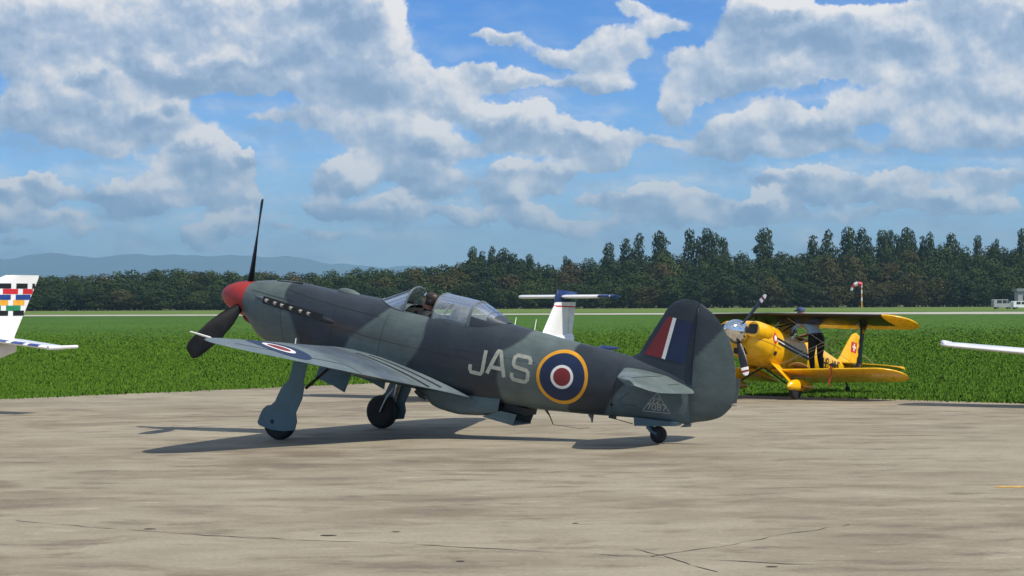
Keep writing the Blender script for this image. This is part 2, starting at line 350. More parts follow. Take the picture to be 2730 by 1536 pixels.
ground = sheet('ground', [(-16000, -3000), (16000, -3000), (16000, 27000), (-16000, 27000)], -.03, M['grass']); tag(ground, kind='structure')
APRON_EDGE = [(-60, 27.0), (-40, 33.2), (-24, 37.9), (-10.9, 42.2), (-5.9, 47.6), (-3.4, 50.3), (-1.0, 51.0), (1.5, 49.4), (4.4, 43.2), (9.9, 38.7), (16, 34.2), (40, 20.)]
def edge_pts():
    pts = []
    for (x0, y0), (x1, y1) in zip(APRON_EDGE, APRON_EDGE[1:]):
        k = max(int(math.hypot(x1-x0, y1-y0)/.4), 1)
        for i in range(k):
            t = i/k; pts.append((x0+(x1-x0)*t+random.uniform(-.03, .03), y0+(y1-y0)*t+random.uniform(-.07, .07)))
    pts.append(APRON_EDGE[-1]); return pts
EDGE = edge_pts()
apron = sheet('apron', [(60, -60), (60, 20)] + EDGE[::-1] + [(-80, 20), (-80, -60)], 0, M['concrete'], thick=.2); tag(apron, kind='structure')
rw = sheet('runway', [(-900, 470), (-106, 392), (0, 366), (91, 318), (900, -20), (900, 110), (91, 404), (0, 415), (-106, 448), (-900, 640)], .01, M['runway']); tag(rw, kind='structure')
yl = sheet('taxi_line', [(5.03, 21.16), (5.5, 21.12), (8.5, 20.75), (8.5, 20.95), (5.5, 21.34), (5.08, 21.33)], .004, M['linepaint'], apron)
def crack(path, w):
    mb = MB(); L = []; Rr = []
    pts = [Vector((x, y, .003)) for x, y in path]; dense = []
    for a, b in zip(pts, pts[1:]):
        k = max(int((b-a).length/.18), 1)
        for i in range(k): dense.append(a.lerp(b, i/k)+Vector((random.uniform(-.03, .03), random.uniform(-.035, .035), 0)))
    for i, p in enumerate(dense):
        t = (dense[min(i+1, len(dense)-1)]-dense[max(i-1, 0)]).normalized(); nrm = Vector((-t.y, t.x, 0)); ww = .6*w*random.uniform(.1, 1.0)*(1 if random.random() > .2 else .1)
        L.append(p+nrm*ww); Rr.append(p-nrm*ww)
    n = len(L)
    mb.add(L+Rr, [(i, i+1, n+i+1, n+i) for i in range(n-1)]); mb.build('crack', M['crack'], apron, smooth=False)
crack([(-4.5, 18.3), (-3.1, 17.4), (-2.2, 16.9), (-1.0, 16.5), (.6, 15.7), (1.7, 15.2), (2.6, 14.9)], .022)
crack([(1.05, 15.55), (1.75, 16.3), (2.3, 17.0), (3.1, 17.9)], .016)
crack([(.9, 16.2), (1.3, 15.2), (1.5, 14.4)], .016)
crack([(3.2, 27.5), (4.5, 26.9), (7.5, 25.6)], .028); crack([(-8.5, 27.0), (-5.6, 26.0), (-4.0, 26.2)], .022); crack([(5.2, 32.0), (8.4, 31.2), (12, 30.4)], .03)
crack([(-9, 36.0), (-4.0, 35.2), (1.0, 36.2)], .03); crack([(-2.4, 24.0), (1.0, 23.2), (3.6, 23.6)], .012)
for (cx_, cy_, r_) in [(-1.55, 17.05, .05), (-3.15, 17.6, .04), (-1.0, 17.3, .03), (.55, 17.9, .028), (1.9, 14.9, .035), (-.4, 15.3, .03)]:
    mb = MB(); mb.add([(cx_+r_*1.6*random.uniform(.6, 1)*math.cos(k*.7), cy_+r_*random.uniform(.6, 1)*math.sin(k*.7), .004) for k in range(9)], [tuple(range(9))]); mb.build('stain', M['crack'], apron, smooth=False)

# grass blades standing along the apron and over the near field (stuff)
def inside_apron(x, y):
    return y < np.interp(x, [p[0] for p in APRON_EDGE], [p[1] for p in APRON_EDGE])
def grass_blades():
    N = 520000
    y = 37+26*rng.exponential(1., N)
    x = (rng.random(N)*2-1)*(y*.275+1.5)
    # thick fringe right at the edge
    ei = rng.integers(0, len(EDGE), 26000); ex = np.array([EDGE[i][0] for i in ei])+rng.normal(0, .25, 26000); ey = np.array([EDGE[i][1] for i in ei])+np.abs(rng.normal(0, .22, 26000))-.06
    keep = ~inside_apron(x, y-.04); x = np.concatenate([x[keep], ex]); y = np.concatenate([y[keep], ey]); n = len(x)
    clump = .5+.5*np.sin(x*1.1+np.sin(y*.7)*2+3*np.sin(x*.23))*np.sin(y*.9+np.sin(x*.45)*3+2*np.sin(y*.19))
    h = (.020+.030*rng.random(n)+.045*clump*rng.random(n))*np.where(rng.random(n) < .02, 1.8, 1)*np.clip(1.25-(y-40)/110, .1, 1); w = .012+.016*rng.random(n)+(y-36)*.0006
    a = rng.random(n)*np.pi; lx = rng.normal(0, .45, n)*h; ly = rng.normal(0, .45, n)*h
    v = np.empty((n*3, 3), np.float32)
    v[0::3] = np.stack([x-np.cos(a)*w, y-np.sin(a)*w, np.full(n, -.03)], 1); v[1::3] = np.stack([x+np.cos(a)*w, y+np.sin(a)*w, np.full(n, -.03)], 1)
    v[2::3] = np.stack([x+lx, y+ly, h], 1)
    me = bpy.data.meshes.new('grass'); me.vertices.add(n*3); me.vertices.foreach_set('co', v.ravel())
    me.loops.add(n*3); me.loops.foreach_set('vertex_index', np.arange(n*3, dtype=np.int32)); me.polygons.add(n)
    me.polygons.foreach_set('loop_start', np.arange(0, n*3, 3, dtype=np.int32)); me.polygons.foreach_set('loop_total', np.full(n, 3, np.int32)); me.update()
    t_ = np.repeat(rng.random(n)*.6+.4*clump, 3); col = np.ones((n*3, 4), np.float32)
    c0 = np.array([.054, .132, .008]); c1 = np.array([.096, .196, .017]); col[:, :3] = c0+(c1-c0)*t_[:, None]
    ca = me.color_attributes.new('paint', 'FLOAT_COLOR', 'POINT'); ca.data.foreach_set('color', col.ravel())
    m_ = bpy.data.materials.new('grass_blade'); m_.use_nodes = True; t = NT(m_.node_tree); b = t.n['Principled BSDF']
    at = t.new('ShaderNodeAttribute', attribute_name='paint'); t.l.new(at.outputs['Color'], b.inputs['Base Color']); b.inputs['Roughness'].default_value = .8; b.inputs['Specular IOR Level'].default_value = .1; t.put(b.inputs['Normal'], t.v('NORMALIZE', t.v('ADD', t.new('ShaderNodeNewGeometry').outputs['Normal'], (0., 0., 2.2))))
    me.materials.append(m_); o = bpy.data.objects.new('grass', me); C.objects.link(o)
    tag(o, 'short green grass of the airfield beyond the concrete apron', 'grass', kind='stuff')
grass_blades()

# ------------------------------------------------------------------ mountains far behind the wood
def mountains():
    ridge = [(-3000, 640), (-200, 700), (60, 690), (120, 676), (190, 670), (240, 678), (300, 686), (370, 678), (450, 684), (560, 676), (700, 684), (820, 694), (950, 706), (1100, 716), (1400, 735), (1800, 745), (2600, 752), (5000, 740)]
    mb = MB(); rows = []; D_ = 25000.
    us = np.linspace(-2600, 5000, 260)
    jag = sum(np.sin(us*fr*.01+ph)*am for fr, ph, am in [(1.7, 1, 4), (3.9, 2, 2.5), (8.3, .5, 1.6), (17, 3, 1.0)])
    for j in range(7):
        t = j/6.; row = []
        for u, g in zip(us, jag):
            top = (815-lin(ridge, u)+g)*D_/5400
            row.append(((u-1365)*D_/5400*(1+.02*t), D_-4500*(1-t)+math.sin(u*.013+t*5)*180*(1-t), max(top, 5)*t**1.2+math.sin(u*.05+j*2)*12*t*(1-t)))
        rows.append(row)
    mb.rings(rows, closed=False); o = mb.build('mountains', mat('wooded_mountain', (.035, .06, .045), .95, var=.3, scale=.001), smooth=True, angle=None); tag(o, kind='structure')
mountains()

# ------------------------------------------------------------------ trees
def leaf_mat(name, c0, c1):
    m_ = bpy.data.materials.new(name); m_.use_nodes = True; t = NT(m_.node_tree); b = t.n['Principled BSDF']
    at = t.new('ShaderNodeAttribute', attribute_name='paint'); oi = t.new('ShaderNodeObjectInfo')
    f = t.m('ADD', t.m('MULTIPLY', t.sep(at.outputs['Color'])[0], .75), t.m('MULTIPLY', oi.outputs['Random'], .3), clamp=True)
    t.l.new(t.mix(f, c0, c1), b.inputs['Base Color']); b.inputs['Roughness'].default_value = .75; b.inputs['Specular IOR Level'].default_value = .15
    return m_
LEAF = [leaf_mat('leaf_dark', (0.0098, 0.0221, 0.0082), (0.0410, 0.0656, 0.0156)), leaf_mat('leaf_mid', (0.0139, 0.0320, 0.0082), (0.0574, 0.0853, 0.0180)),
        leaf_mat('leaf_olive', (0.0279, 0.0328, 0.0098), (0.0804, 0.0754, 0.0213)), leaf_mat('leaf_rust', (0.0369, 0.0328, 0.0115), (0.0861, 0.0697, 0.0246)), leaf_mat('leaf_poplar', (0.0115, 0.0262, 0.0098), (0.0476, 0.0689, 0.0213))]
M['bark'] = mat('bark', (.07, .055, .04), .9, var=.3, scale=3)
def crown_mesh(name, seed, kind, m_):
    """unit crown: height 1 above the ground, real leaf clumps on billows"""
    r = np.random.default_rng(seed); blobs = []
    if kind == 'poplar':
        k = 1+seed % 2
        for s_ in range(k):
            ox = (s_-(k-1)/2)*.26+r.normal(0, .02); tp = 1-.10*r.random()*(s_ != k//2); w = .20 if k == 1 else .14
            for i in range(11):
                t = i/10; blobs.append((ox+r.normal(0, .018), r.normal(0, .02), .22+(tp-.29)*t, w*(.45+.55*math.sin(math.pi*(.20+.60*t))**.8)*r.uniform(.85, 1.12), .075))
    else:
        n = 17
        for i in range(n):
            t = (i+.5)/n; a = i*2.4+r.normal(0, .3); rad = .36*math.sin(math.pi*(.16+.74*t))**.8*(.55+.5*r.random())
            z = .13+.70*t; blobs.append((rad*math.cos(a), rad*math.sin(a), z, .135+.085*r.random(), .12+.05*r.random()))
        blobs.append((0, 0, .83, .17, .15)); blobs.append((.05, -.05, .45, .28, .33)); blobs.append((0, 0, .2, .3, .2))
    V = []; F = []; col = []
    size = .021 if kind != 'poplar' else .019
    area = np.array([b[3]*b[3]+b[3]*b[4] for b in blobs]); cnt = (area/area.sum()*(3400 if kind != 'poplar' else 2600)).astype(int)+12
    for (bx, by, bz, br, bh), c_ in zip(blobs, cnt):
        d = r.normal(size=(c_, 3)); d[:, 2] += .25; d /= np.linalg.norm(d, axis=1)[:, None]
        lob = 1+.16*np.sin(d[:, 0]*7+seed)*np.sin(d[:, 2]*6+bx*30)
        p = np.array([bx, by, bz])+d*np.array([br, br, bh])*((.80+.28*r.random(c_))*lob)[:, None]
        p[:, 2] = np.maximum(p[:, 2], .01)
        nn = d+np.array([0, 0, .15])+r.normal(0, .32, (c_, 3)); nn /= np.linalg.norm(nn, axis=1)[:, None]
        u_ = np.cross(nn, r.normal(size=(c_, 3))); u_ /= np.linalg.norm(u_, axis=1)[:, None]; w_ = np.cross(nn, u_)
        s_ = size*(.6+.9*r.random(c_))[:, None]
        tone = np.clip(.5+r.normal(0, .22)+r.normal(0, .13, c_), 0, 1)
        for k in range(c_):
            o = len(V); a_, b_ = u_[k]*s_[k], w_[k]*s_[k]*.75
            V += [p[k]-a_, p[k]-b_*.9, p[k]+a_, p[k]+b_]; F.append((o, o+1, o+2, o+3)); col += [tone[k]]*4
    me = bpy.data.meshes.new(name); me.from_pydata([tuple(v) for v in V], [], F); me.update()
    c4 = np.ones((len(V), 4), np.float32); c4[:, :3] = np.array(col)[:, None]
    ca = me.color_attributes.new('paint', 'FLOAT_COLOR', 'POINT'); ca.data.foreach_set('color', c4.ravel()); me.materials.append(m_); return me
def trunk_mesh(name, seed, tall):
    r = random.Random(seed); mb = MB(); mb.tube([(0, 0, 0), (.01, 0, .2), (.0, .01, .45), (.01, 0, tall)], [.022, .017, .012, .004], 8)
    for k in range(5):
        a = k*1.3+r.random(); z = .25+.1*k; mb.tube([(0, 0, z), (.1*math.cos(a), .1*math.sin(a), z+.1), (.2*math.cos(a), .2*math.sin(a), z+.17)], [.010, .007, .002], 6)
    me = bpy.data.meshes.new(name); me.from_pydata(mb.v, [], mb.f); me.materials.append(M['bark']); me.shade_smooth(); return me
PROTO = {}
for ki, nm in enumerate(['dark', 'mid', 'olive', 'rust']):
    PROTO[nm] = [crown_mesh('crown_'+nm, 10+ki*5+j, 'round', LEAF[ki]) for j in range(3 if ki < 3 else 2)]
PROTO['poplar'] = [crown_mesh('crown_poplar', 60+j, 'poplar', LEAF[4]) for j in range(6)]
TRUNK = trunk_mesh('trunk', 3, .75)
TL = {'dark': ('dark green broadleaf tree in the wood beyond the airfield', 'dark broadleaf trees of the wood'), 'mid': ('mid green broadleaf tree in the wood beyond the airfield', 'green broadleaf trees of the wood'),
      'olive': ('olive yellowish bushy tree in the wood beyond the airfield', 'olive trees of the wood'), 'rust': ('brownish autumn-tinted tree in the wood beyond the airfield', 'brownish trees of the wood'),
      'poplar': ('tall narrow poplar rising above the wood\'s rounded crowns', 'poplars above the wood')}
def tree(kind, x, y, h, w, proto=None):
    e_ = empty('poplar_tree' if kind == 'poplar' else 'broadleaf_tree', (x, y, -.05), (0, 0, random.random()*6.28 if kind != 'poplar' else random.choice((0, math.pi))+random.uniform(-.5, .5)))
    e_.scale = (w, w, h)
    tag(e_, TL[kind][0], 'tree', TL[kind][1])
    ps = PROTO[kind]; me = ps[proto % len(ps)] if proto is not None else random.choice(ps)
    for n_, m_ in (('trunk', TRUNK), ('crown', me)):
        o = bpy.data.objects.new(n_, m_); C.objects.link(o); o.parent = e_
SKYLINE = [(-400, 735), (60, 733), (130, 731), (200, 730), (310, 722), (445, 714), (500, 716), (680, 720), (850, 726), (905, 718), (960, 712), (1020, 714), (1145, 706), (1240, 690), (1262, 676), (1320, 678), (1380, 688), (1410, 695), (1480, 706), (1526, 694), (1590, 686), (1650, 684), (1700, 678), (1750, 668), (1800, 674), (1865, 676), (1960, 662), (2010, 672), (2080, 664), (2120, 682), (2165, 664), (2225, 654), (2330, 650), (2440, 640), (2540, 650), (2600, 662), (2650, 655), (2730, 655), (3200, 650)]
def px(u, Y): return (u-1365)/5400*Y
random.seed(21)
for row, (Y, frac, jit, step) in enumerate([(835, .50, .14, 56), (852, .74, .12, 54), (880, .93, .06, 50), (900, 1.0, .03, 50)]):
    u = -330+row*13
    while u < 3080:
        hz = 811-(u-1365)*.00436
        h = (hz-lin(SKYLINE, u))*Y/5400+1.94
        h *= frac+random.uniform(-jit, jit)
        q = random.random(); kind = 'dark' if q < .46 else 'mid' if q < .80 else 'olive' if q < .96 else 'rust'
        if row == 0 and 2180 < u < 2520 and random.random() < .75: kind = 'olive'
        w = step*Y/5400*random.uniform(1.9, 2.6)
        tree(kind, px(u, Y), Y+random.uniform(-5, 5), h, w)
        u += step*random.uniform(.75, 1.25)
for i, (u, v, w) in enumerate([(1190,620,22),(1225,620,25),(1265,625,30),(1300,638,30),(1332,640,18),(1428,643,15),(1533,610,26),(1590,587,34),(1663,582,34),(1747,577,32),(1780,575,26),(1810,585,28),(1925,573,38),(2063,578,34),(2138,572,34),(2175,575,28),(2222,580,28),(2250,578,22),(2282,572,28),(2310,580,22),(2338,585,20),(2398,588,28),(2460,593,18),(2503,600,14),(2572,575,24)]):
    u *= 1.0598; v *= 1.0598; Y = 893; h = (811-(u-1365)*.00436-v)*Y/5400+1.94
    tree('poplar', px(u, Y), Y, h, w*1.0598*Y/5400*3.3, i)

# ------------------------------------------------------------------ windsock, hut and vans by the wood
M['hut'] = mat('hut_grey', (.33, .34, .35), .7); M['huts'] = mat('hut_roof', (.22, .23, .24), .6)
def windsock():
    Y = 770; x = px(2297, Y); e_ = empty('windsock', (x, Y, -.03)); e_.scale = (2.6, 2.6, 2.6); tag(e_, 'red and white drooping windsock on a striped pole before the wood', 'windsock')
    k = 5.4*Y/5400
    mb = MB(); mb.tube([(0, 0, 0), (0, 0, 3.3)], [.10, .06], 10); mb.build('pole', M['porange'], e_)
    for z in (1.0, 2.1, 3.0): q = MB(); q.tube([(0, 0, z), (0, 0, z+.5)], [.115, .105], 10); q.build('pole_band', M['pwhite'], e_)
    path = [(0, 0, 3.35), (-.55, 0, 3.55), (-1.05, .05, 3.35), (-1.35, .05, 2.95), (-1.5, .05, 2.55)]; rad = [.36, .34, .28, .23, .18]
    for j in range(4): q = MB(); q.tube(path[j:j+2], rad[j:j+2], 12); q.build('sock_band', M['pred'] if j % 2 == 0 else M['pwhite'], e_)
windsock()
def hut():
    Y = 700; e_ = empty('hut', (px(2740, Y), Y, -.03)); tag(e_, 'small grey hut with flat roof at the edge of the wood', 'hut')
    mb = MB(); mb.box((0, 0, 2.8), (8, 5, 5.6)); mb.build('wall', M['hut'], e_, smooth=False)
    mb = MB(); mb.box((0, 0, 6.1), (9, 6, 1.0)); mb.build('roof', M['huts'], e_, smooth=False)
    mb = MB(); mb.box((-1.2, -2.55, 3.0), (2.0, .12, 2.6)); mb.build('window', M['window'], e_, smooth=False)
    mb = MB(); mb.box((2, -2.55, 2.0), (1.4, .12, 3.6)); mb.build('door', M['huts'], e_, smooth=False)
hut()
def van(u, Y, L, hgt, label, body):
    e_ = empty('van', (px(u, Y), Y, -.03), (0, 0, R(8))); tag(e_, label, 'van')
    prof = [(-L/2, .55), (-L/2, hgt*.93), (-L/2+.25, hgt), (L*.22, hgt), (L*.36, hgt*.62), (L*.48, hgt*.54), (L/2, hgt*.3), (L/2, .45)]
    mb = MB(); n = len(prof); w = 1.05
    mb.add([(x, -w, z) for x, z in prof]+[(x, w, z) for x, z in prof], [tuple(range(n)), tuple(range(2*n-1, n-1, -1))]+[(i, i+n, (i+1) % n+n, (i+1) % n) for i in range(n)]); mb.build('body', body, e_, smooth=False)
    for x0, x1 in ((-L*.34, -L*.1), (-L*.06, L*.16), (L*.19, L*.31)):
        q = MB(); q.add([(x0, -w-.02, hgt*.6), (x1, -w-.02, hgt*.6), (x1-.04 if x1 < L*.3 else L*.25, -w-.02, hgt*.92), (x0, -w-.02, hgt*.92)], [(0, 1, 2, 3)]); q.build('window', M['window'], e_, smooth=False)
    for x in (-L*.31, L*.32):
        for s_ in (-1, 1):
            q = MB(); q.lathe([(-.12, .05), (-.12, .34), (.12, .34), (.12, .05)], (x, s_*.95, .36), (0, 1, 0), 18); wl = q.build('wheel', M['rubber'], e_)
            q = MB(); q.lathe([(-.13, .02), (-.135, .2), (-.11, .21)], (x, s_*.95, .36), (0, s_*-1, 0), 14); q.build('rim', M['steel'], wl)
van(2672, 560, 5.6, 2.7, 'grey van parked on the grass beside the small hut', M['hut'])
van(2722, 540, 5.0, 2.2, 'white van parked in front of the small grey hut', M['pwhite'])

# ================================================================== the fighter
YAK_O = (-2.628, 30.4875); YAK_AL = R(11.5)
yak = empty('fighter_plane', (YAK_O[0], YAK_O[1], 0), (0, -YAK_AL, math.atan2(math.sin(R(27)), -math.cos(R(27)))))
tag(yak, 'camouflaged single-seat propeller fighter with red spinner and JAS code parked on the apron', 'fighter plane')
def g2a(x, y, z): return (x*math.cos(YAK_AL)+z*math.sin(YAK_AL), y, -x*math.sin(YAK_AL)+z*math.cos(YAK_AL))   # ground-level to aircraft axes
DARK = np.array([.031, .040, .050]); LIGHT = np.array([.105, .135, .130]); AZURE = np.array([.095, .140, .155])
def smooth(e0, e1, x):
    t = min(max((x-e0)/(e1-e0), 0), 1); return t*t*(3-2*t)
def camo(x, y, z):
    wob = .05*math.sin(z*6.1+1)+.03*math.sin(z*13+x)
    b = [lin([(1.31, .71), (1.64, .95), (1.89, 1.12), (2.1, 1.15), (2.3, 1.2)], z), lin([(1.0, .05), (1.51, -.19), (1.59, -.25), (1.89, -.55), (2.1, -.73)], z), lin([(1.1, -1.05), (1.39, -1.25), (1.6, -1.36), (1.76, -1.41), (2.06, -1.38)], z),
         lin([(1.1, -2.78), (1.44, -2.67), (1.54, -2.68), (1.81, -2.64), (1.94, -2.79), (2.08, -2.93), (2.21, -2.95)], z), lin([(1.24, -3.75), (1.31, -3.77), (2.1, -3.69)], z)]
    m_ = 0.
    m_ += smooth(b[0]-.03+wob*.3, b[0]+.03+wob*.3, x)
    m_ += smooth(b[1]+.03, b[1]-.03, x)*smooth(b[2]-.02, b[2]+.02, x)
    m_ += smooth(b[3]+.03, b[3]-.03, x)*smooth(b[4]-.02, b[4]+.02, x)
    c_ = DARK+(LIGHT-DARK)*min(m_, 1)
    bl = smooth(.03, -.03, x-lin([(1.2, -4.28), (1.31, -4.30), (1.61, -4.44), (1.8, -4.57), (1.9, -4.7)], z))*smooth(1.95, 1.90, z)
    c_ = c_+(AZURE-c_)*bl
    # brown exhaust film trailing back from the stacks
    if x < .35:
        t = (.35-x); st = math.exp(-((z-(1.66-.05*t))/(.05+.05*t))**2)*math.exp(-t/1.1)*smooth(0, .12, t); c_ = c_+(np.array([.10, .066, .040])-c_)*min(st*.75, .75)
    return c_
def paint(o, fn):
    me = o.data; n = len(me.vertices); co = np.empty(n*3, np.float32); me.vertices.foreach_get('co', co); co = co.reshape(-1, 3)
    c4 = np.ones((n, 4), np.float32)
    for i in range(n): c4[i, :3] = fn(float(co[i, 0]), float(co[i, 1]), float(co[i, 2]))
    ca = me.color_attributes.new('paint', 'FLOAT_COLOR', 'POINT'); ca.data.foreach_set('color', c4.ravel())
# --- fuselage
FX = [1.90, 1.85, 1.6, 1.38, 1.0, .5, 0, -.4, -.9, -1.5, -2.0, -2.5, -3.1, -3.5, -4.08, -4.5, -5.0, -5.52]
FT = curve(FX, [1.968, 1.985, 2.045, 2.085, 2.113, 2.112, 2.130, 2.150, 2.170, 2.19, 2.205, 2.205, 2.185, 2.168, 2.155, 2.14, 2.10, 2.04])
FB = curve(FX, [1.402, 1.365, 1.150, 1.075, 1.0, .96, .95, .95, .96, .975, 1.0, 1.035, 1.09, 1.135, 1.215, 1.28, 1.35, 1.395])
FW = curve(FX, [.282, .288, .335, .365, .40, .43, .45, .46, .465, .46, .445, .42, .37, .335, .27, .22, .14, .035])
FC = curve([1.90, 1.4, .5, -1.5, -3., -5.5], [1.685, 1.63, 1.60, 1.60, 1.64, 1.70])
FN = curve([1.90, 1.2, 0, -1.2, -2.2, -3.2, -5.5], [2.0, 2.15, 2.4, 2.6, 2.5, 2.1, 1.8])
def fring(x, n=88): return section(x, FT(x), FB(x), FW(x), FC(x), FN(x), FN(x)+.25, n)
SILL = 2.055
def cockpit_gap(p): return -2.02 < p[0] < -.93 and p[2] > SILL
mb = MB(); xs = list(np.linspace(1.90, -5.52, 300)); rs = [fring(x) for x in xs]; n = 88
V = [p for r in rs for p in r]; Fc = []
for i in range(len(rs)-1):
    for j in range(n):
        k = (j+1) % n; q = (i*n+j, i*n+k, (i+1)*n+k, (i+1)*n+j)
        if not all(cockpit_gap(V[t]) for t in q): Fc.append(q)
mb.add(V, Fc+[tuple(range(n-1, -1, -1))])
fus = mb.build('fuselage', M['camo'], yak, angle=60); paint(fus, camo)
BV = BVHTree.FromPolygons(mb.v, mb.f)
def on_side(x, z, sgn=1, off=.004, bv=None):
    h = (bv or BV).ray_cast(Vector((x, 3.0*sgn, z)), Vector((0, -sgn, 0)))
    return (x, (h[0].y if h[0] is not None else 0)+off*sgn, z)
def decal(name, polys, m_, parent, proj):
    """polys: list of (verts2d, faces); proj maps 2d to a point just above the skin"""
    q = MB()
    for vs2, fs in polys: q.add([proj(*p) for p in vs2], fs)
    return q.build(name, m_, parent, smooth=True, angle=None)
def stroke(path, w, step=.03):
    pts = [Vector(p) for p in path]; d = []
    for a, b in zip(pts, pts[1:]):
        k = max(int((b-a).length/step), 1); d += [a.lerp(b, i/k) for i in range(k)]
    d.append(pts[-1]); L = []; Rr = []
    for i, p in enumerate(d):
        t = (d[min(i+1, len(d)-1)]-d[max(i-1, 0)]).normalized(); nn = Vector((-t.y, t.x)); L.append(tuple(p+nn*w/2)); Rr.append(tuple(p-nn*w/2))
    n_ = len(L); return (L+Rr, [(i, i+1, n_+i+1, n_+i) for i in range(n_-1)])
def ring2(cx_, cz_, r0, r1, n_=64, m_=4):
    vs2 = []; fs = []
    for i in range(m_+1):
        r = r0+(r1-r0)*i/m_
        vs2 += [(cx_+r*math.cos(2*math.pi*k/n_), cz_+r*math.sin(2*math.pi*k/n_)) for k in range(n_)]
    for i in range(m_):
        for k in range(n_): fs.append((i*n_+k, i*n_+(k+1) % n_, (i+1)*n_+(k+1) % n_, (i+1)*n_+k))
    return (vs2, fs)
def quad2(a, b, c_, d, n_=8):
    vs2 = []; fs = []
    for i in range(n_+1):
        for j in range(n_+1):
            u, v = i/n_, j/n_; vs2.append(tuple((a[k]*(1-u)+b[k]*u)*(1-v)+(d[k]*(1-u)+c_[k]*u)*v for k in (0, 1)))
    for i in range(n_):
        for j in range(n_): o = i*(n_+1)+j; fs.append((o, o+1, o+n_+2, o+n_+1))
    return (vs2, fs)
GLYPH = {'J': [[(.88, 1), (.88, .12), (.76, 0), (.12, 0), (0, .12), (0, .30)]], 'A': [[(0, 0), (.42, 1), (.58, 1), (1, 0)], [(.17, .30), (.83, .30)]],
 'S': [[(1, .74), (1, .88), (.88, 1), (.14, 1), (0, .88), (0, .62), (.14, .52), (.86, .48), (1, .38), (1, .12), (.88, 0), (.14, 0), (0, .12), (0, .26)]],
 '7': [[(0, 1), (1, 1), (.35, 0)]], '2': [[(0, .75), (.2, 1), (.8, 1), (1, .75), (0, 0), (1, 0)]], '0': [[(.2, 0), (0, .25), (0, .75), (.2, 1), (.8, 1), (1, .75), (1, .25), (.8, 0), (.2, 0)]],
 '8': [[(.2, .52), (0, .75), (.2, 1), (.8, 1), (1, .75), (.8, .52), (.2, .52), (0, .25), (.2, 0), (.8, 0), (1, .25), (.8, .52)]],
 'H': [[(0, 0), (0, 1)], [(1, 0), (1, 1)], [(0, .5), (1, .5)]], 'B': [[(0, 0), (0, 1), (.75, 1), (.95, .82), (.75, .54), (0, .54)], [(.75, .54), (1, .28), (.75, 0), (0, 0)]], '-': [[(.1, .5), (.9, .5)]],
 'M': [[(0, 0), (0, 1), (.5, .4), (1, 1), (1, 0)]], 'U': [[(0, 1), (0, .15), (.15, 0), (.85, 0), (1, .15), (1, 1)]], 'C': [[(1, .8), (.8, 1), (.2, 1), (0, .8), (0, .2), (.2, 0), (.8, 0), (1, .2)]],
 'E': [[(1, 1), (0, 1), (0, 0), (1, 0)], [(0, .5), (.8, .5)]], 'G': [[(1, .8), (.8, 1), (.2, 1), (0, .8), (0, .2), (.2, 0), (.8, 0), (1, .2), (1, .5), (.6, .5)]]}
def glyph(ch, x0, z0, w, h, sw, dirx=-1, step=.03): return [stroke([(x0+dirx*px_*w, z0+pz_*h) for px_, pz_ in pl], sw, step) for pl in GLYPH[ch]]
side = lambda x, z: on_side(x, z)
for ch, x0, w in (('J', -2.235, .225), ('A', -2.51, .265), ('S', -2.885, .245)):
    o = decal('code_letter', glyph(ch, x0, 1.485+(-.03 if ch == 'J' else 0), w, .35, .055), M['code'], fus, side)
RC = (-3.632, 1.672)
decal('roundel_ring', [ring2(*RC, .335, .383)], M['ring'], fus, side); decal('roundel_blue', [ring2(*RC, .165, .336)], M['navy'], fus, lambda x, z: on_side(x, z, 1, .003))
decal('roundel_white', [ring2(*RC, .128, .168)], M['white'], fus, side); decal('roundel_red', [ring2(*RC, .002, .129, m_=6)], M['redmark'], fus, side)
s2 = lambda x, z: on_side(x, z, -1)
for nm, r0, r1, m_ in (('roundel_ring', .335, .383, 'ring'), ('roundel_blue', .165, .336, 'navy'), ('roundel_white', .128, .168, 'white'), ('roundel_red', .002, .129, 'redmark')): decal(nm, [ring2(*RC, r0, r1)], M[m_], fus, s2)
tri = [(-5.019, 1.742), (-4.848, 1.450), (-5.239, 1.495)]; tri = [Vector(p) for p in tri]
pol = [stroke([tri[0], tri[1], tri[2], tri[0]], .009), stroke([tri[0].lerp(tri[1], .56), tri[0].lerp(tri[2], .56)], .007)]
for ch, x0, z0, w in (('7', -4.962, 1.592, .042), ('2', -5.025, 1.598, .045)): pol += glyph(ch, x0, z0, w, .066, .013, step=.02)
for k, ch in enumerate('7087'): pol += glyph(ch, -4.905-.072*k, 1.490+.008*k, .050, .075, .013, step=.02)
decal('serial_stencil', pol, M['stencil'], fus, side)
# panel seams and hatch lines
seams = [stroke([(1.12, 1.99), (.6, 1.95), (0, 1.93), (-.6, 1.92)], .008), stroke([(1.78, 1.86), (1.2, 1.85), (.9, 1.84)], .007), stroke([(.15, 1.63), (-.6, 1.60), (-1.2, 1.60), (-2.2, 1.62)], .006), stroke([(1.12, 2.08), (1.11, 1.6), (1.0, 1.2)], .006), stroke([(.16, 2.1), (.15, 1.7), (.15, 1.2)], .006),
         stroke([(-.75, 2.05), (-.72, 1.7), (-.70, 1.3)], .005), stroke([(-2.62, 2.15), (-2.62, 1.4)], .005), stroke([(-4.42, 2.1), (-4.40, 1.35)], .006),
         stroke([(-4.62, 1.66), (-4.50, 1.52), (-4.55, 1.48), (-4.75, 1.50)], .006), stroke([(-1.9, 1.72), (-2.5, 1.75), (-3.2, 1.78)], .004)]
decal('panel_seam', seams, M['line'], fus, lambda x, z: on_side(x, z, 1, .002))
decal('lifting_hole', [ring2(-4.40, 1.44, .001, .022, 20)], M['line'], fus, side)
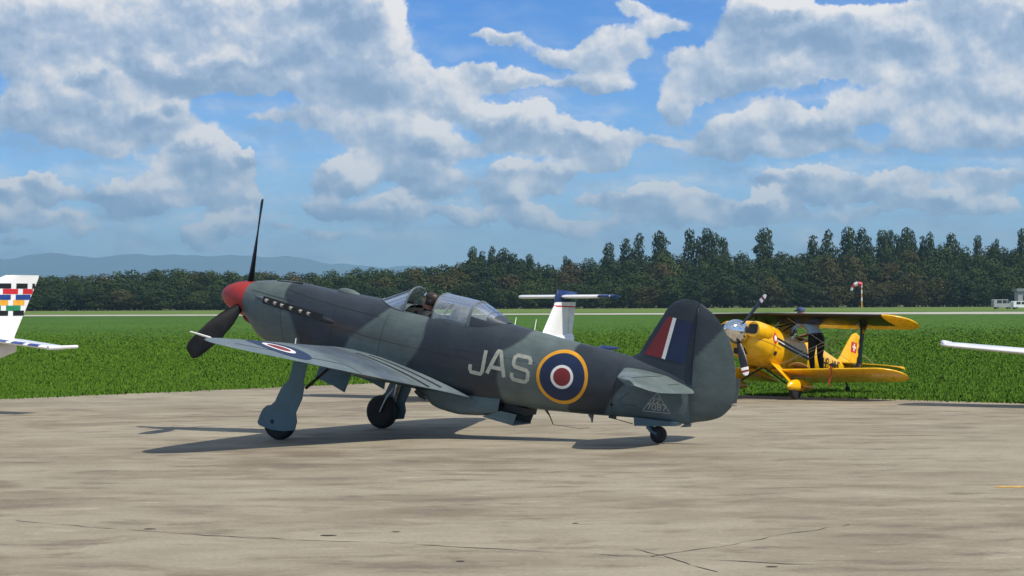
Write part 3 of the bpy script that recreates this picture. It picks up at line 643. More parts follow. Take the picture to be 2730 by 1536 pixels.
# --- spinner and blades
HUB = (1.99, 0, 1.685)
mb = MB(); prof = [(-.06, .278), (0, .280)]+[(t*.545, .280*math.cos(min(t, 1)*math.pi/2)**.55) for t in np.linspace(.06, .99, 16)]+[(.546, .004)]
mb.lathe(prof, (1.925, 0, 1.685), (1, 0, -.02), 48); spinner = mb.build('spinner', M['red'], yak)
mb = MB(); mb.lathe([(0, .270), (.03, .270)], (1.885, 0, 1.685), (1, 0, 0), 40); mb.build('spinner_backplate', M['redmark'], yak)
def blade(ang, name='propeller_blade', hub=HUB, Rr=1.55, cw=.155, m_=None, parent=yak, sgn=1, tilt=25, tip='cut'):
    # radial direction: up rotated towards port by ang; chord twisted about it
    rad = Vector((0, math.sin(ang), math.cos(ang))); tan = Vector((0, math.cos(ang), -math.sin(ang))); ax = Vector((1, 0, 0)); rs = []
    for t in np.linspace(0, 1, 22):
        r = .16*Rr/1.55+(Rr-.16*Rr/1.55)*t
        c_ = cw*lin([(0, .42), (.12, .5), (.3, .85), (.55, 1.05), (.8, 1.0), (.93, .90), (.98, .80 if tip == 'cut' else .55), (1, .62 if tip == 'cut' else .2)], t)
        th = cw*lin([(0, .40), (.2, .22), (.6, .09), (1, .04)], t); be = R(tilt+24*(1-t)); ch = tan*math.cos(be)*sgn+ax*math.sin(be); nn = rad.cross(ch)
        cp = Vector(hub)+rad*r+ch*(-.1*c_ if tip == 'cut' else 0)
        rs.append([cp+ch*c_*math.cos(a)+nn*th*math.sin(a) for a in np.linspace(0, 2*math.pi, 16, endpoint=False)])
    q = MB(); q.rings(rs); return q.build(name, m_ or M['blade'], parent)
for k in range(3): blade(R(2)+k*2*math.pi/3, sgn=-1)
# --- wing
def airfoil(n_=18):
    x = .5*(1-np.cos(np.linspace(0, math.pi, n_))); t = 5*(.2969*np.sqrt(x)-.126*x-.3516*x**2+.2843*x**3-.1036*x**4); return x, t
def wing_le(y): return lin([(0, .46), (.5, .45), (2.0, .22), (3.3, -.02), (3.8, -.14), (4.15, -.25), (4.35, -.36), (4.48, -.49), (4.53, -.60)], y)
def wing_te(y): return lin([(0, -2.3), (.42, -2.30), (.52, -2.12), (.62, -1.98), (.8, -1.88), (1.5, -1.68), (2.5, -1.42), (3.5, -1.14), (3.85, -1.06), (4.1, -1.0), (4.3, -.92), (4.45, -.80), (4.53, -.66)], y)
def wing_z(y): return 1.035+.128*y
def wing_tc(y): return lin([(0, .15), (2, .13), (4, .10), (4.53, .06)], y)
AX, AT = airfoil()
def wring(y, s_):
    le, te = wing_le(y), wing_te(y); c_ = le-te; zt = wing_z(y); t = wing_tc(y)*min(c_, 2.4); r = []
    cam_ = .018*c_; inc = .022
    for i in range(len(AX)-1, -1, -1): r.append((le-AX[i]*c_, y*s_, zt+inc*(1-AX[i])*c_+AT[i]*t*1.1+cam_*4*AX[i]*(1-AX[i])))
    for i in range(1, len(AX)-1): r.append((le-AX[i]*c_, y*s_, zt+inc*(1-AX[i])*c_-AT[i]*t*.9+cam_*4*AX[i]*(1-AX[i])))
    return r if s_ > 0 else r[::-1]
YS = sorted(set(list(np.linspace(.2, 4.0, 60))+list(np.linspace(4.0, 4.53, 14))+[.42, .52, .62, .8]))
def wing_paint(x, y, z):
    a = abs(y); top = z > wing_z(a)+.022*(x-wing_te(a))+.001
    if not top: return AZURE*.9
    wv = .08*math.sin(x*4)
    m_ = smooth(.9, 1.0, a+.35*x+wv+.3)*smooth(2.2, 2.1, a-.25*x+wv)
    return LIGHT*np.array([1.12, 1.12, 1.25])+(DARK*1.6-LIGHT)*m_*.7  # lighter, bluer grey puts the sky's sheen into the wing top colour
WBV = {}
for s_ in (1, -1):
    mb = MB(); mb.rings([wring(y, s_) for y in YS]); w_ = mb.build('wing', M['camo'], yak, angle=50); paint(w_, wing_paint); WBV[s_] = BVHTree.FromPolygons(mb.v, mb.f)
    def on_top(x, y, off=.004, bv=WBV[s_]):
        h = bv.ray_cast(Vector((x, y, 4)), Vector((0, 0, -1))); return (x, y, (h[0].z if h[0] is not None else wing_z(abs(y)))+off)
    c_ = (-.66, 3.02*s_)
    decal('roundel_blue', [ring2(*c_, .235, .46, m_=6)], M['navy'], w_, lambda x, y: on_top(x, y)); decal('roundel_white', [ring2(*c_, .17, .236, m_=4)], M['white'], w_, lambda x, y: on_top(x, y)); decal('roundel_red', [ring2(*c_, .001, .171, m_=6)], M['redmark'], w_, lambda x, y: on_top(x, y))
    decal('wing_seam', [stroke([(wing_te(y)+.32, y*s_) for y in np.linspace(2.15, 4.1, 20)], .018), stroke([(wing_te(2.15)+.32, 2.15*s_), (wing_te(2.15)+.02, 2.13*s_)], .016), stroke([(.1, 1.0*s_), (-1.7, 1.02*s_)], .006), stroke([(.05, 2.1*s_), (-1.4, 2.1*s_)], .006)], M['line'], w_, lambda x, y: on_top(x, y, .003))
    decal('walkway_strip', [stroke([(-.55, .80*s_), (-1.2, .80*s_), (-1.83, .80*s_)], .075, .05), stroke([(-.65, .60*s_), (-1.3, .58*s_), (-1.9, .56*s_)], .045, .05)], M['line'], w_, lambda x, y: on_top(x, y, .004))
mb = MB(); mb.tube([(-.12, 3.86, 1.565), (.08, 3.86, 1.575), (.22, 3.86, 1.58)], [.016, .013, .010], 10); mb.build('pitot_tube', M['white'], yak)
mb = MB(); mb.tube([(.15, 1.35, 1.3), (.16, 1.35, 1.46)], [.012, .008], 8); mb.build('gear_indicator', M['white'], yak)
# --- tailplane
def fin_le(z): return lin([(1.95, -4.30), (2.10, -4.42), (2.166, -4.525), (2.223, -4.60), (2.451, -4.689), (2.743, -4.815), (2.917, -4.89), (3.0, -4.96), (3.05, -5.03), (3.079, -5.10), (3.09, -5.17)], z)
HINGE = lambda z: lin([(1.40, -5.523), (2.254, -5.413), (3.08, -5.33)], z)
RT = curve([1.425, 1.433, 1.512, 1.601, 1.704, 1.833, 1.98, 2.22, 2.455, 2.634, 2.793, 2.913, 3.01, 3.064], [-5.53, -5.547, -5.779, -5.94, -6.026, -6.089, -6.088, -6.04, -5.966, -5.875, -5.755, -5.625, -5.483, -5.36])
def slab(rows, th):
    """rows: (z, x front, x rear); rounded symmetrical section"""
    rs = []
    for z, xf, xr, t in rows:
        c_ = xf-xr; r = []
        for i in range(len(AX)-1, -1, -1): r.append((xf-AX[i]*c_, AT[i]*t, z))
        for i in range(1, len(AX)-1): r.append((xf-AX[i]*c_, -AT[i]*t, z))
        rs.append(r)
    return rs
def fin_paint(x, y, z): return DARK*1.0
rows = []
for z in list(np.linspace(1.95, 3.04, 30))+[3.06, 3.075, 3.085]:
    a, b = fin_le(z), HINGE(z)+.012; rows.append((z, a, b-(a-b)*.45, lin([(1.95, .13), (2.4, .10), (3.0, .075), (3.085, .03)], z)))
mb = MB()
rs = []
for z, xf, xr, t in rows:     # front part of a section cut at the hinge
    c_ = xf-xr; b = HINGE(z)+.012; k = [i for i in range(len(AX)) if xf-AX[i]*c_ > b]
    r = [(b, .5*AT[k[-1]]*t+0., z)]+[(xf-AX[i]*c_, AT[i]*t, z) for i in k[::-1]]+[(xf-AX[i]*c_, -AT[i]*t, z) for i in k[1:]]+[(b, -.5*AT[k[-1]]*t, z)]
    m_ = len(r); # resample to constant count
    P_ = np.array(r); d = np.r_[0, np.cumsum(np.linalg.norm(np.diff(P_, axis=0), axis=1))]; u = np.linspace(0, d[-1], 31)
    rs.append([tuple(np.interp(v, d, P_[:, j]) for j in range(3)) for v in u])
mb.rings(rs); fin = mb.build('fin', M['camo'], yak, angle=50); paint(fin, fin_paint); FBV = BVHTree.FromPolygons(mb.v, mb.f)
def rud_paint(x, y, z):
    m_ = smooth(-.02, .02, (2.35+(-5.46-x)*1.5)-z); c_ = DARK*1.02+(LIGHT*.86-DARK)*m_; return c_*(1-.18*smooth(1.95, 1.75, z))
rs = []
for z in np.linspace(1.428, 3.062, 60):
    xf, xr = HINGE(z)-.012, min(RT(z), HINGE(z)-.03); c_ = xf-xr; t = lin([(1.43, .03), (1.6, .055), (2.3, .065), (2.9, .045), (3.06, .02)], z)
    r = [(xf-u*c_, t*max(1-u, 0)**.8*(1 if u > 0 else .9)+.004, z) for u in np.linspace(0, 1, 12)]; rs.append(r+[(p[0], -p[1], p[2]) for p in r[::-1]])
mb = MB(); mb.rings(rs); rud = mb.build('rudder', M['camo'], yak, angle=50); paint(rud, rud_paint)
mb = MB(); mb.box((-6.10, 0, 2.0), (.06, .008, .34)); mb.build('rudder_tab', M['camo'], yak, smooth=False); paint(bpy.data.objects[yak.children[-1].name] if False else [o for o in yak.children if o.name.startswith('rudder_tab')][0], lambda x, y, z: LIGHT*.8)
mb = MB(); mb.tube([(-6.07, 0, 1.80), (-6.14, 0, 1.80)], [.018, .010], 8); mb.build('tail_light', M['steel'], yak)
fs_ = lambda x, z: on_side(x, z, 1, .004, FBV)
decal('flash_red', [quad2((-4.932, 2.80), (-5.005, 2.80), (-4.955, 2.215), (-4.68, 2.215))], M['redmark'], fin, fs_)
decal('flash_white', [quad2((-5.005, 2.80), (-5.06, 2.798), (-5.008, 2.21), (-4.955, 2.215))], M['white'], fin, fs_)
decal('flash_blue', [quad2((-5.06, 2.798), (-5.318, 2.787), (-5.30, 2.208), (-5.008, 2.21))], M['navy'], fin, fs_)
for s_ in (1, -1):
    rs = []; ys = list(np.linspace(.08, 1.3, 16))+[1.38, 1.45, 1.50, 1.54]
    def st_le(y): return lin([(0, -4.40), (.25, -4.50), (1.2, -4.84), (1.4, -4.93), (1.5, -5.02), (1.54, -5.12)], y)
    def st_te(y): return lin([(0, -5.42), (.2, -5.58), (.35, -5.62), (1.0, -5.56), (1.3, -5.52), (1.45, -5.44), (1.54, -5.25)], y)
    for y in ys:
        le, te = st_le(y), st_te(y); c_ = le-te; z0 = 1.965+.01*y; r = []
        def drp(x): return -.09*max(0, (-5.08-x))/.5          # elevators hang down
        for i in range(len(AX)-1, -1, -1): x = le-AX[i]*c_; r.append((x, y*s_, z0+AT[i]*.075+drp(x)))
        for i in range(1, len(AX)-1): x = le-AX[i]*c_; r.append((x, y*s_, z0-AT[i]*.075+drp(x)))
        rs.append(r if s_ > 0 else r[::-1])
    mb = MB(); mb.rings(rs); st = mb.build('tailplane', M['camo'], yak, angle=50); paint(st, lambda x, y, z: LIGHT*1.15 if z > 1.967+.01*abs(y)-.09*max(0, (-5.08-x))/.5-.002 else AZURE)
    bv = BVHTree.FromPolygons(mb.v, mb.f)
    def onst(x, y, bv=bv): h = bv.ray_cast(Vector((x, y, 4)), Vector((0, 0, -1))); return (x, y, (h[0].z if h[0] is not None else 1.97)+.003)
    decal('elevator_seam', [stroke([(-5.08, .22*s_), (-5.09, 1.28*s_), (-5.0, 1.33*s_), (-4.98, 1.42*s_)], .016), stroke([(-5.35, .25*s_), (-5.35, .62*s_)], .01)], M['line'], st, onst)
# --- radiator scoop under the belly, open exit flap
RX = [-1.25, -1.38, -1.49, -1.60, -1.77, -2.0, -2.28, -2.52, -2.72]
RZ = curve(RX, [.97, .935, .885, .805, .772, .766, .808, .857, .892])
mb = MB(); rs = []
for x in np.linspace(-1.25, -2.72, 26):
    w = lin([(-1.25, .20), (-1.6, .27), (-2.1, .30), (-2.72, .29)], x); zt = FB(x)+.16; zb = RZ(x)
    rs.append([(x, w*math.copysign(abs(math.cos(t))**.45, math.cos(t)), (zt+zb)/2+(zt-zb)/2*math.copysign(abs(math.sin(t))**.5, math.sin(t))) for t in np.linspace(0, 2*math.pi, 40, endpoint=False)])
mb.rings(rs, cap=(True, False)); rad = mb.build('radiator_fairing', M['camo'], yak, angle=60); paint(rad, lambda x, y, z: AZURE*.9)
mb = MB(); mb.box((-2.66, 0, 1.02), (.02, .50, .22)); mb.build('radiator_core', M['line'], yak, smooth=False)
q = MB()
A0, A1 = (-2.50, .855), (-3.00, .835)
for y0 in (-.28,): q.add([(A0[0], -.28, A0[1]), (A0[0], .28, A0[1]), (A1[0], .28, A1[1]), (A1[0], -.28, A1[1]), (A0[0], -.28, A0[1]-.015), (A0[0], .28, A0[1]-.015), (A1[0], .28, A1[1]-.012), (A1[0], -.28, A1[1]-.012)], [(0, 1, 2, 3), (7, 6, 5, 4), (0, 4, 5, 1), (1, 5, 6, 2), (2, 6, 7, 3), (3, 7, 4, 0)])
for y in (-.285, .285): q.add([(A0[0], y, A0[1]), (A1[0]+.01, y, A1[1]), (A1[0]-.02, y, .99), (-2.76, y, .985)]+[(A0[0], y*.975, A0[1]), (A1[0]+.01, y*.975, A1[1]), (A1[0]-.02, y*.975, .99), (-2.76, y*.975, .985)], [(0, 1, 2, 3), (7, 6, 5, 4), (0, 4, 5, 1), (1, 5, 6, 2), (2, 6, 7, 3), (3, 7, 4, 0)])
fl_ = q.build('radiator_flap', M['camo'], yak, smooth=False); paint(fl_, lambda x, y, z: AZURE*.95)
mb = MB(); mb.box((-2.93, 0, 1.04), (.36, .34, .10)); mb.build('radiator_duct', M['line'], yak, smooth=False)
mb = MB(); mb.tube([(-1.36, .30, .99), (-1.44, .30, .93), (-1.54, .30, .885)], [.05, .04, .012], 8, squash=(.4, 1)); mb.build('boarding_step', M['darkmetal'], yak)
mb = MB(); mb.tube([(-3.318, 0, 1.13), (-3.40, 0, 1.05), (-3.483, 0, .936)], [.024, .010, .006], 8); mb.build('antenna_mast', M['darkmetal'], yak)
mb = MB(); mb.tube([(-3.483, 0, .936), (-3.9, 0, .975), (-4.045, 0, 1.02)], .003, 6); mb.build('antenna_wire', M['darkmetal'], yak)
mb = MB(); mb.tube([(-4.03, 0, 1.215), (-4.06, 0, 1.15), (-4.07, 0, 1.10)], [.05, .02, .012], 8, squash=(.4, 1)); mb.build('drain_mast', M['frame'], yak)
mb = MB(); mb.box((-4.38, .04, 1.255), (.10, .05, .05)); mb.tube([(-4.4, .04, 1.235), (-4.7, .04, 1.225)], .006, 6); mb.build('tail_lock_rod', M['darkmetal'], yak, smooth=False)
# --- exhaust stacks
slot = [stroke([(1.50, 1.765), (1.2, 1.752), (.8, 1.733), (.34, 1.712)], .108, .03)]
decal('exhaust_slot', slot, M['line'], fus, lambda x, z: on_side(x, z, 1, .004)); decal('exhaust_slot', slot, M['line'], fus, lambda x, z: on_side(x, z, -1, .004))
for s_ in (1, -1):
    for x in (1.404, 1.235, 1.10, .925, .74, .59):
        z = 1.712+(x-.34)*.046; y = abs(on_side(x, z, s_)[1]); mb = MB()
        mb.tube([(x+.05, (y-.04)*s_, z+.004), (x+.02, (y+.004)*s_, z+.002), (x-.035, (y+.022)*s_, z-.006)], [.024, .028, .030], 12, cap=False); mb.tube([(x-.031, (y+.021)*s_, z-.006), (x-.029, (y+.020)*s_, z-.006)], .026, 12, mi=1)
        mb.build('exhaust_stack', [M['exhaust'], M['line']], yak)
    mb = MB(); mb.tube([(.33, (abs(on_side(.33, 1.69)[1])-.03)*s_, 1.70), (.22, (abs(on_side(.22, 1.69)[1])+.0)*s_, 1.695), (.08, (abs(on_side(.08, 1.68)[1])-.03)*s_, 1.685)], [.045, .038, .01], 10); mb.build('exhaust_fairing', M['darkmetal'], yak)
    mb = MB(); mb.tube([(1.66, (abs(on_side(1.64, 1.775)[1])-.02)*s_, 1.785), (1.58, (abs(on_side(1.58, 1.775)[1])+.0)*s_, 1.78), (1.50, (abs(on_side(1.5, 1.77)[1])-.01)*s_, 1.775)], [.01, .026, .03], 10); mb.build('exhaust_fairing', M['frame'], yak)
mb = MB(); rs = []
for t in np.linspace(0, 1, 14):
    x = .44-.42*t; h = .062*math.sin(math.pi*t**.8)**.8; rs.append([(x, .10*math.sin(math.pi*min(t*.9+.05, 1))*math.cos(a), FT(x)-.02+(h+.02)*max(math.sin(a), -.2)) for a in np.linspace(0, 2*math.pi, 16, endpoint=False)])
mb.rings(rs); bl = mb.build('cowl_blister', M['camo'], yak); paint(bl, lambda x, y, z: LIGHT*.95)
for s_ in (1, -1):     # gun troughs on the cowl deck
    mb = MB(); mb.tube([(1.45, .10*s_, FT(1.45)-.012), (1.0, .10*s_, FT(1.0)-.006)], [.012, .018], 10); mb.build('gun_trough', M['line'], yak)
# chin lip under the spinner
mb = MB(); mb.tube([(1.985, 0, 1.41), (1.93, 0, 1.385), (1.84, 0, 1.33)], [.045, .055, .03], 12, squash=(1.6, 1)); mb.build('chin_intake', M['redmark'], yak)
# --- cockpit, canopy, windscreen
mb = MB(); w0 = .315
pro = [(-2.0, 1.5), (-2.0, SILL), (-.95, SILL), (-.95, 1.5)]
mb.add([(-2.02, -w0, 1.45), (-.93, -w0, 1.45), (-.93, w0, 1.45), (-2.02, w0, 1.45), (-2.02, -w0, SILL), (-.93, -w0, SILL), (-.93, w0, SILL), (-2.02, w0, SILL)], [(0, 3, 2, 1), (0, 1, 5, 4), (1, 2, 6, 5), (2, 3, 7, 6), (3, 0, 4, 7)]); mb.build('cockpit_tub', M['cockpit'], yak, smooth=False)
for s_ in (1, -1): mb = MB(); mb.tube([(-.93, .322*s_, SILL+.006), (-1.5, .328*s_, SILL+.006), (-2.02, .322*s_, SILL+.004)], .014, 8); mb.build('cockpit_sill', M['frame'], yak)
mb = MB(); mb.box((-.90, 0, 2.02), (.10, .50, .20)); mb.build('instrument_panel', M['cockpit'], yak, smooth=False)
mb = MB(); mb.box((-.86, 0, 2.16), (.14, .07, .10)); mb.box((-.90, 0, 2.235), (.012, .08, .09)); mb.build('gunsight', M['cockpit'], yak, smooth=False)
mb = MB(); mb.tube([(-1.0, 0, 1.6), (-1.02, 0, 2.02)], .014, 8); mb.build('control_stick', M['cockpit'], yak)
mb = MB(); mb.box((-1.55, 0, 1.82), (.07, .42, .62)); mb.box((-1.35, 0, 1.56), (.42, .42, .08)); mb.build('seat', M['cockpit'], yak, smooth=False)
def deck(x, y):
    h = BV.ray_cast(Vector((x, y, 4)), Vector((0, 0, -1))); return h[0].z if h[0] is not None else FT(x)
TS = np.linspace(0, math.pi, 33)
def arch(x, hw, z0, top, lean=0., pw=.80): return [(x-lean*math.sin(t), hw*math.copysign(abs(math.cos(t))**.9, math.cos(t)), z0+(top-z0)*abs(math.sin(t))**pw) for t in TS]
WA = arch(-.945, .322, 2.06, 2.432); WB = []
for t in TS:
    x = -.945+.535*math.sin(t)**1.0; y = .322*math.cos(t); WB.append((x, y, deck(min(x, -.40), y)+.003 if x > -.93 else 2.062))
mb = MB(); mb.rings([[tuple(np.array(WB[i])*(1-u)+np.array(WA[i])*u) for i in range(33)] for u in np.linspace(0, 1, 8)], closed=False); ws_ = mb.build('windscreen', M['glass'], yak, angle=None)
mb = MB(); mb.tube(WA, .016, 8); mb.build('windscreen_arch', M['frame'], yak)
mb = MB(); mb.tube(WB, .012, 8); mb.build('windscreen_base_frame', M['frame'], yak)
for i in (11, 21): mb = MB(); mb.tube([WB[i], WA[i]], .011, 8); mb.build('windscreen_bar', M['frame'], yak)
CA = [arch(x, .338, 2.055, zt) for x, zt in ((-1.43, 2.436), (-1.6, 2.438), (-1.8, 2.437), (-2.02, 2.430))]
mb = MB(); mb.rings(CA, closed=False); cn = mb.build('sliding_canopy', M['milky'], yak, angle=None)
for a_ in (CA[0], CA[-1]): mb = MB(); mb.tube(a_, .013, 8); mb.build('canopy_arch', M['frame'], cn)
for s_ in (1, -1): mb = MB(); mb.add([(-1.43, .344*s_, 2.03), (-2.04, .344*s_, 2.025), (-2.03, .334*s_, 2.125), (-1.66, .336*s_, 2.115), (-1.47, .338*s_, 2.075)], [(0, 1, 2, 3, 4)]); mb.build('canopy_rail', M['frame'], cn, smooth=False)
# fixed rear hood: glazed quarter windows with painted fairing
rr = []
for x, hw, tp in [(-2.035, .330, 2.418), (-2.10, .325, 2.402), (-2.19, .31, 2.362), (-2.28, .285, 2.327), (-2.36, .25, 2.295), (-2.44, .19, 2.255), (-2.52, .10, 2.215)]:
    rr.append([(x, hw*math.cos(t), max(deck(x, hw*math.cos(t)*.98)-.004 if x > -9 else 0, min(2.06, 9))*(1-math.sin(t)**.75)+tp*math.sin(t)**.75) for t in TS])
gl, pa = MB(), MB(); V = [p for r in rr for p in r]
gf, pf = [], []
for i in range(len(rr)-1):
    for j in range(32):
        f_ = (i*33+j, i*33+j+1, (i+1)*33+j+1, (i+1)*33+j); ang = math.degrees(TS[j]+.05); ang = min(ang, 180-ang)
        (gf if (ang > 17 and i < 4) and not (ang > 17 and ang < 26 and i > 2) else pf).append(f_)
gl.add(V, gf); pa.add(V, pf); rg = gl.build('rear_glazing', M['milky'], yak, angle=None); rf = pa.build('rear_fairing', M['camo'], yak, angle=None); paint(rf, lambda x, y, z: DARK*1.25)
mb = MB(); mb.tube([rr[3][j] for j in range(5, 28)], .008, 8); mb.build('hood_rib', M['frame'], rg)
mb = MB(); mb.tube(rr[0], .012, 8); mb.build('hood_arch', M['frame'], rg)
ap = arch(-1.66, .25, 2.06, 2.40, .03); mb = MB(); mb.add(ap+[(p[0]-.05, p[1], p[2]) for p in ap], [tuple(range(33)), tuple(range(65, 32, -1))]+[(i, i+33, i+34, i+1) for i in range(32)]); mb.build('armour_glass', M['armour'], yak, smooth=False)
mb = MB(); mb.tube([(-1.63, .0, 2.04), (-1.63, 0, 2.30)], .05, 10, squash=(1.6, .8)); mb.build('headrest', M['cockpit'], yak)
mb = MB(); mb.tube([(-1.52, .20, 2.06), (-1.60, .16, 2.33)], .012, 8); mb.build('harness_post', M['steel'], yak)
# --- main gear
def prism(pts, y0, y1):
    n_ = len(pts); return [(x, y0, z) for x, z in pts]+[(x, y1, z) for x, z in pts], [tuple(range(n_)), tuple(range(2*n_-1, n_-1, -1))]+[(i, (i+1) % n_, (i+1) % n_+n_, i+n_) for i in range(n_)]
COVER = [(.02, .884), (.122, .738), (.16, .62), (.19, .525), (.24, .465), (.32, .432), (.375, .365), (.404, .276), (.423, .171), (.4, .143), (.345, .135), (.166, .124), (-.027, .149), (-.200, .200), (-.212, .321), (-.170, .443), (-.198, .537), (-.235, .664), (-.235, .816), (-.238, .874)]
for s_ in (1, -1):
    cx_, _, cz_ = g2a(.085, 0, .262); wy = 1.44*s_
    mb = MB(); tp = [(-.078, .13), (-.085, .20), (-.070, .240), (-.038, .259), (0, .264), (.038, .259), (.070, .240), (.085, .20), (.078, .13)]
    mb.lathe(tp, (cx_, wy, cz_), (0, 1, 0), 40); wh = mb.build('wheel_tyre', M['rubber'], yak)
    mb = MB(); mb.lathe([(-.06, .02), (-.062, .05), (-.045, .10), (-.055, .135), (.055, .135), (.045, .10), (.062, .05), (.06, .02)], (cx_, wy, cz_), (0, 1, 0), 28); mb.build('wheel_hub', M['darkmetal'], wh)
    mb = MB(); v_, f_ = prism(COVER, (wy/s_+.105)*s_, (wy/s_+.125)*s_); mb.add(v_, f_ if s_ > 0 else [f[::-1] for f in f_]); lc = mb.build('leg_cover', M['azure'], yak, angle=30)
    bm = lc.modifiers.new('b', 'BEVEL'); bm.width = .008; bm.segments = 2; bm.limit_method = 'ANGLE'
    mb = MB(); mb.lathe([(0, .012), (.004, .03), (.008, .028), (.008, .016)], (cx_+.05, (wy/s_+.125)*s_, cz_-.005), (0, s_, 0), 20); mb.build('cover_ring', M['line'], lc)
    mb = MB(); v_, f_ = prism([(-.002, 1.16), (-.231, 1.18), (-.224, .882), (.018, .892)], (wy/s_+.110)*s_, (wy/s_+.128)*s_); mb.add(v_, f_ if s_ > 0 else [f[::-1] for f in f_]); mb.build('upper_leg_door', M['azure'], yak, smooth=False)
    mb = MB(); mb.tube([(-.10, (wy/s_+.02)*s_, 1.15), (-.055, (wy/s_+.04)*s_, .70), (.0, (wy/s_+.085)*s_, .35)], [.048, .045, .032], 14); mb.tube([(.0, (wy/s_+.085)*s_, .40), (cx_, (wy/s_+.085)*s_, cz_)], .028, 12); mb.tube([(cx_, (wy/s_+.09)*s_, cz_), (cx_, (wy/s_-.02)*s_, cz_)], .026, 12); mb.build('oleo_leg', M['steel'], yak)
    mb = MB(); mb.tube([(-.02, (wy/s_-.02)*s_, .66), (.04, (wy/s_-.10)*s_, .50), (cx_-.02, (wy/s_-.095)*s_, cz_+.01)], .014, 8); mb.build('torque_link', M['steel'], yak)
    mb = MB(); mb.tube([(-.20, (wy/s_+.0)*s_, .80), (-.36, (wy/s_-.28)*s_, 1.12)], .022, 10); mb.build('side_strut', M['darkmetal'], yak)
    # inner wheel-well door hanging from the centre section
    q = MB(); D_ = [(.20, .52, 1.02), (-.36, .52, 1.02), (-.33, .58, .735), (-.12, .57, .79), (.06, .56, .82), (.22, .55, .83)]; n_ = len(D_)
    q.add([(x, y*s_, z) for x, y, z in D_]+[(x, (y-.02)*s_, z) for x, y, z in D_], [tuple(range(n_)), tuple(range(2*n_-1, n_-1, -1))]+[(i, (i+1) % n_, (i+1) % n_+n_, i+n_) for i in range(n_)]); q.build('wheel_well_door', M['azure'], yak, smooth=False)
mb = MB(); mb.tube([(-.62, -.9, 1.10), (-.62, -.9, .93)], .03, 10); mb.build('well_pipe', M['steel'], yak)
# --- tail wheel and its fairing
q = MB(); v_, f_ = prism([(-4.72, 1.33), (-4.75, 1.212), (-5.02, 1.268), (-5.35, 1.343), (-5.38, 1.40)], -.10, .10); q.add(v_, f_); q.build('tail_wheel_fairing', M['azure'], yak, smooth=False)
tcx, _, tcz = g2a(-5.22, 0, .122)
mb = MB(); mb.lathe([(-.045, .05), (-.048, .085), (-.03, .115), (0, .122), (.03, .115), (.048, .085), (.045, .05)], (tcx, 0, tcz), (0, 1, 0), 30); tw = mb.build('tail_wheel', M['rubber'], yak)
mb = MB(); mb.lathe([(-.05, .01), (-.05, .045), (.05, .045), (.05, .01)], (tcx, 0, tcz), (0, 1, 0), 20); mb.build('wheel_hub', M['darkmetal'], tw)
for s_ in (1, -1): mb = MB(); mb.tube([(-4.93, .03*s_, 1.30), (-4.945, .055*s_, 1.235), (-5.0, .062*s_, 1.19), (tcx, .062*s_, tcz+.005)], [.03, .034, .026, .02], 10); mb.build('tail_wheel_fork', M['azure'], yak)
q = MB(); v_, f_ = prism([(-5.46, 1.40), (-5.40, 1.30+.035), (-5.53, 1.37), (-5.535, 1.42)], -.03, .03); q.add(v_, f_); q.build('rudder_post_foot', M['frame'], yak, smooth=False)

# ------------------------------------------------------------------ pilot in the open cockpit
def head_rings(c, h, fwd=0.):
    """one continuous head and neck: list of rings from neck up; x forward, y side"""
    cx_, cy_, cz_ = c; rows = []
    prof = [(-.78, .055, .060, .058, 0), (-.62, .058, .062, .056, 0), (-.50, .075, .055, .055, .015), (-.44, .092, .06, .060, .02), (-.34, .100, .07, .068, .015), (-.24, .104, .085, .072, .01), (-.14, .106, .095, .074, .0), (-.04, .103, .102, .077, 0), (.06, .100, .105, .079, 0), (.18, .104, .108, .080, 0), (.30, .098, .104, .076, 0), (.40, .080, .088, .064, 0), (.47, .050, .06, .042, 0), (.50, .012, .015, .010, 0)]
    for zf, rf, rb, ry, sh in prof:
        r = []
        for k in range(28):
            a = 2*math.pi*k/28; x = (rf if math.cos(a) > 0 else rb)*math.cos(a)+sh; y = ry*math.sin(a)
            if abs(y) < .020 and x > 0: x += {-.24: .016, -.14: .030, -.04: .016}.get(zf, 0)*(1-abs(y)/.02)      # nose
            if abs(y) < .032 and x > 0 and zf == -.34: x += .006
            if zf == .06 and x > .05 and abs(abs(y)-.034) < .015: x -= .010                                    # eye sockets
            s_ = h/.235; r.append((cx_+x*s_, cy_+y*s_, cz_+zf*h))
        rows.append(r)
    return rows
pilot = empty('person', (0, 0, 0)); pilot.matrix_world = Matrix.Translation(yak.location) @ yak.rotation_euler.to_matrix().to_4x4() @ Matrix.Translation((-1.19, 0, 1.61))
tag(pilot, 'person in dark overall and leather helmet sitting in the fighter\'s open cockpit', 'person')
def torso_rings():
    rows = []
    for z, w, d, x in [(-.02, .17, .13, .02), (.10, .16, .12, .0), (.25, .175, .13, -.01), (.38, .205, .13, -.01), (.45, .20, .115, -.01), (.495, .13, .085, -.005), (.52, .07, .066, .0)]:
        rows.append([(x+d*math.cos(a), w*math.sin(a), z) for a in np.linspace(0, 2*math.pi, 28, endpoint=False)])
    return rows
mb = MB(); hr = head_rings((.01, 0, .655), .235); mb.rings(torso_rings()+hr[1:])
nb = mb.build('body', [M['overall'], M['skin']], pilot, angle=None)
nb.data.polygons.foreach_set('material_index', [1 if p.center.z > .525 else 0 for p in nb.data.polygons])
for s_ in (1, -1):
    mb = MB(); mb.tube([(-.01, .19*s_, .42), (.06, .235*s_, .28), (.16, .20*s_, .14), (.30, .10*s_, .16)], [.062, .055, .045, .036], 10); mb.build('sleeve', M['overall'], pilot)
rs = [[(p[0]*1+.0, p[1], p[2]) for p in r] for r in head_rings((.006, 0, .662), .255)[5:]]
mb = MB(); V = [p for r in rs for p in r]; fc = []
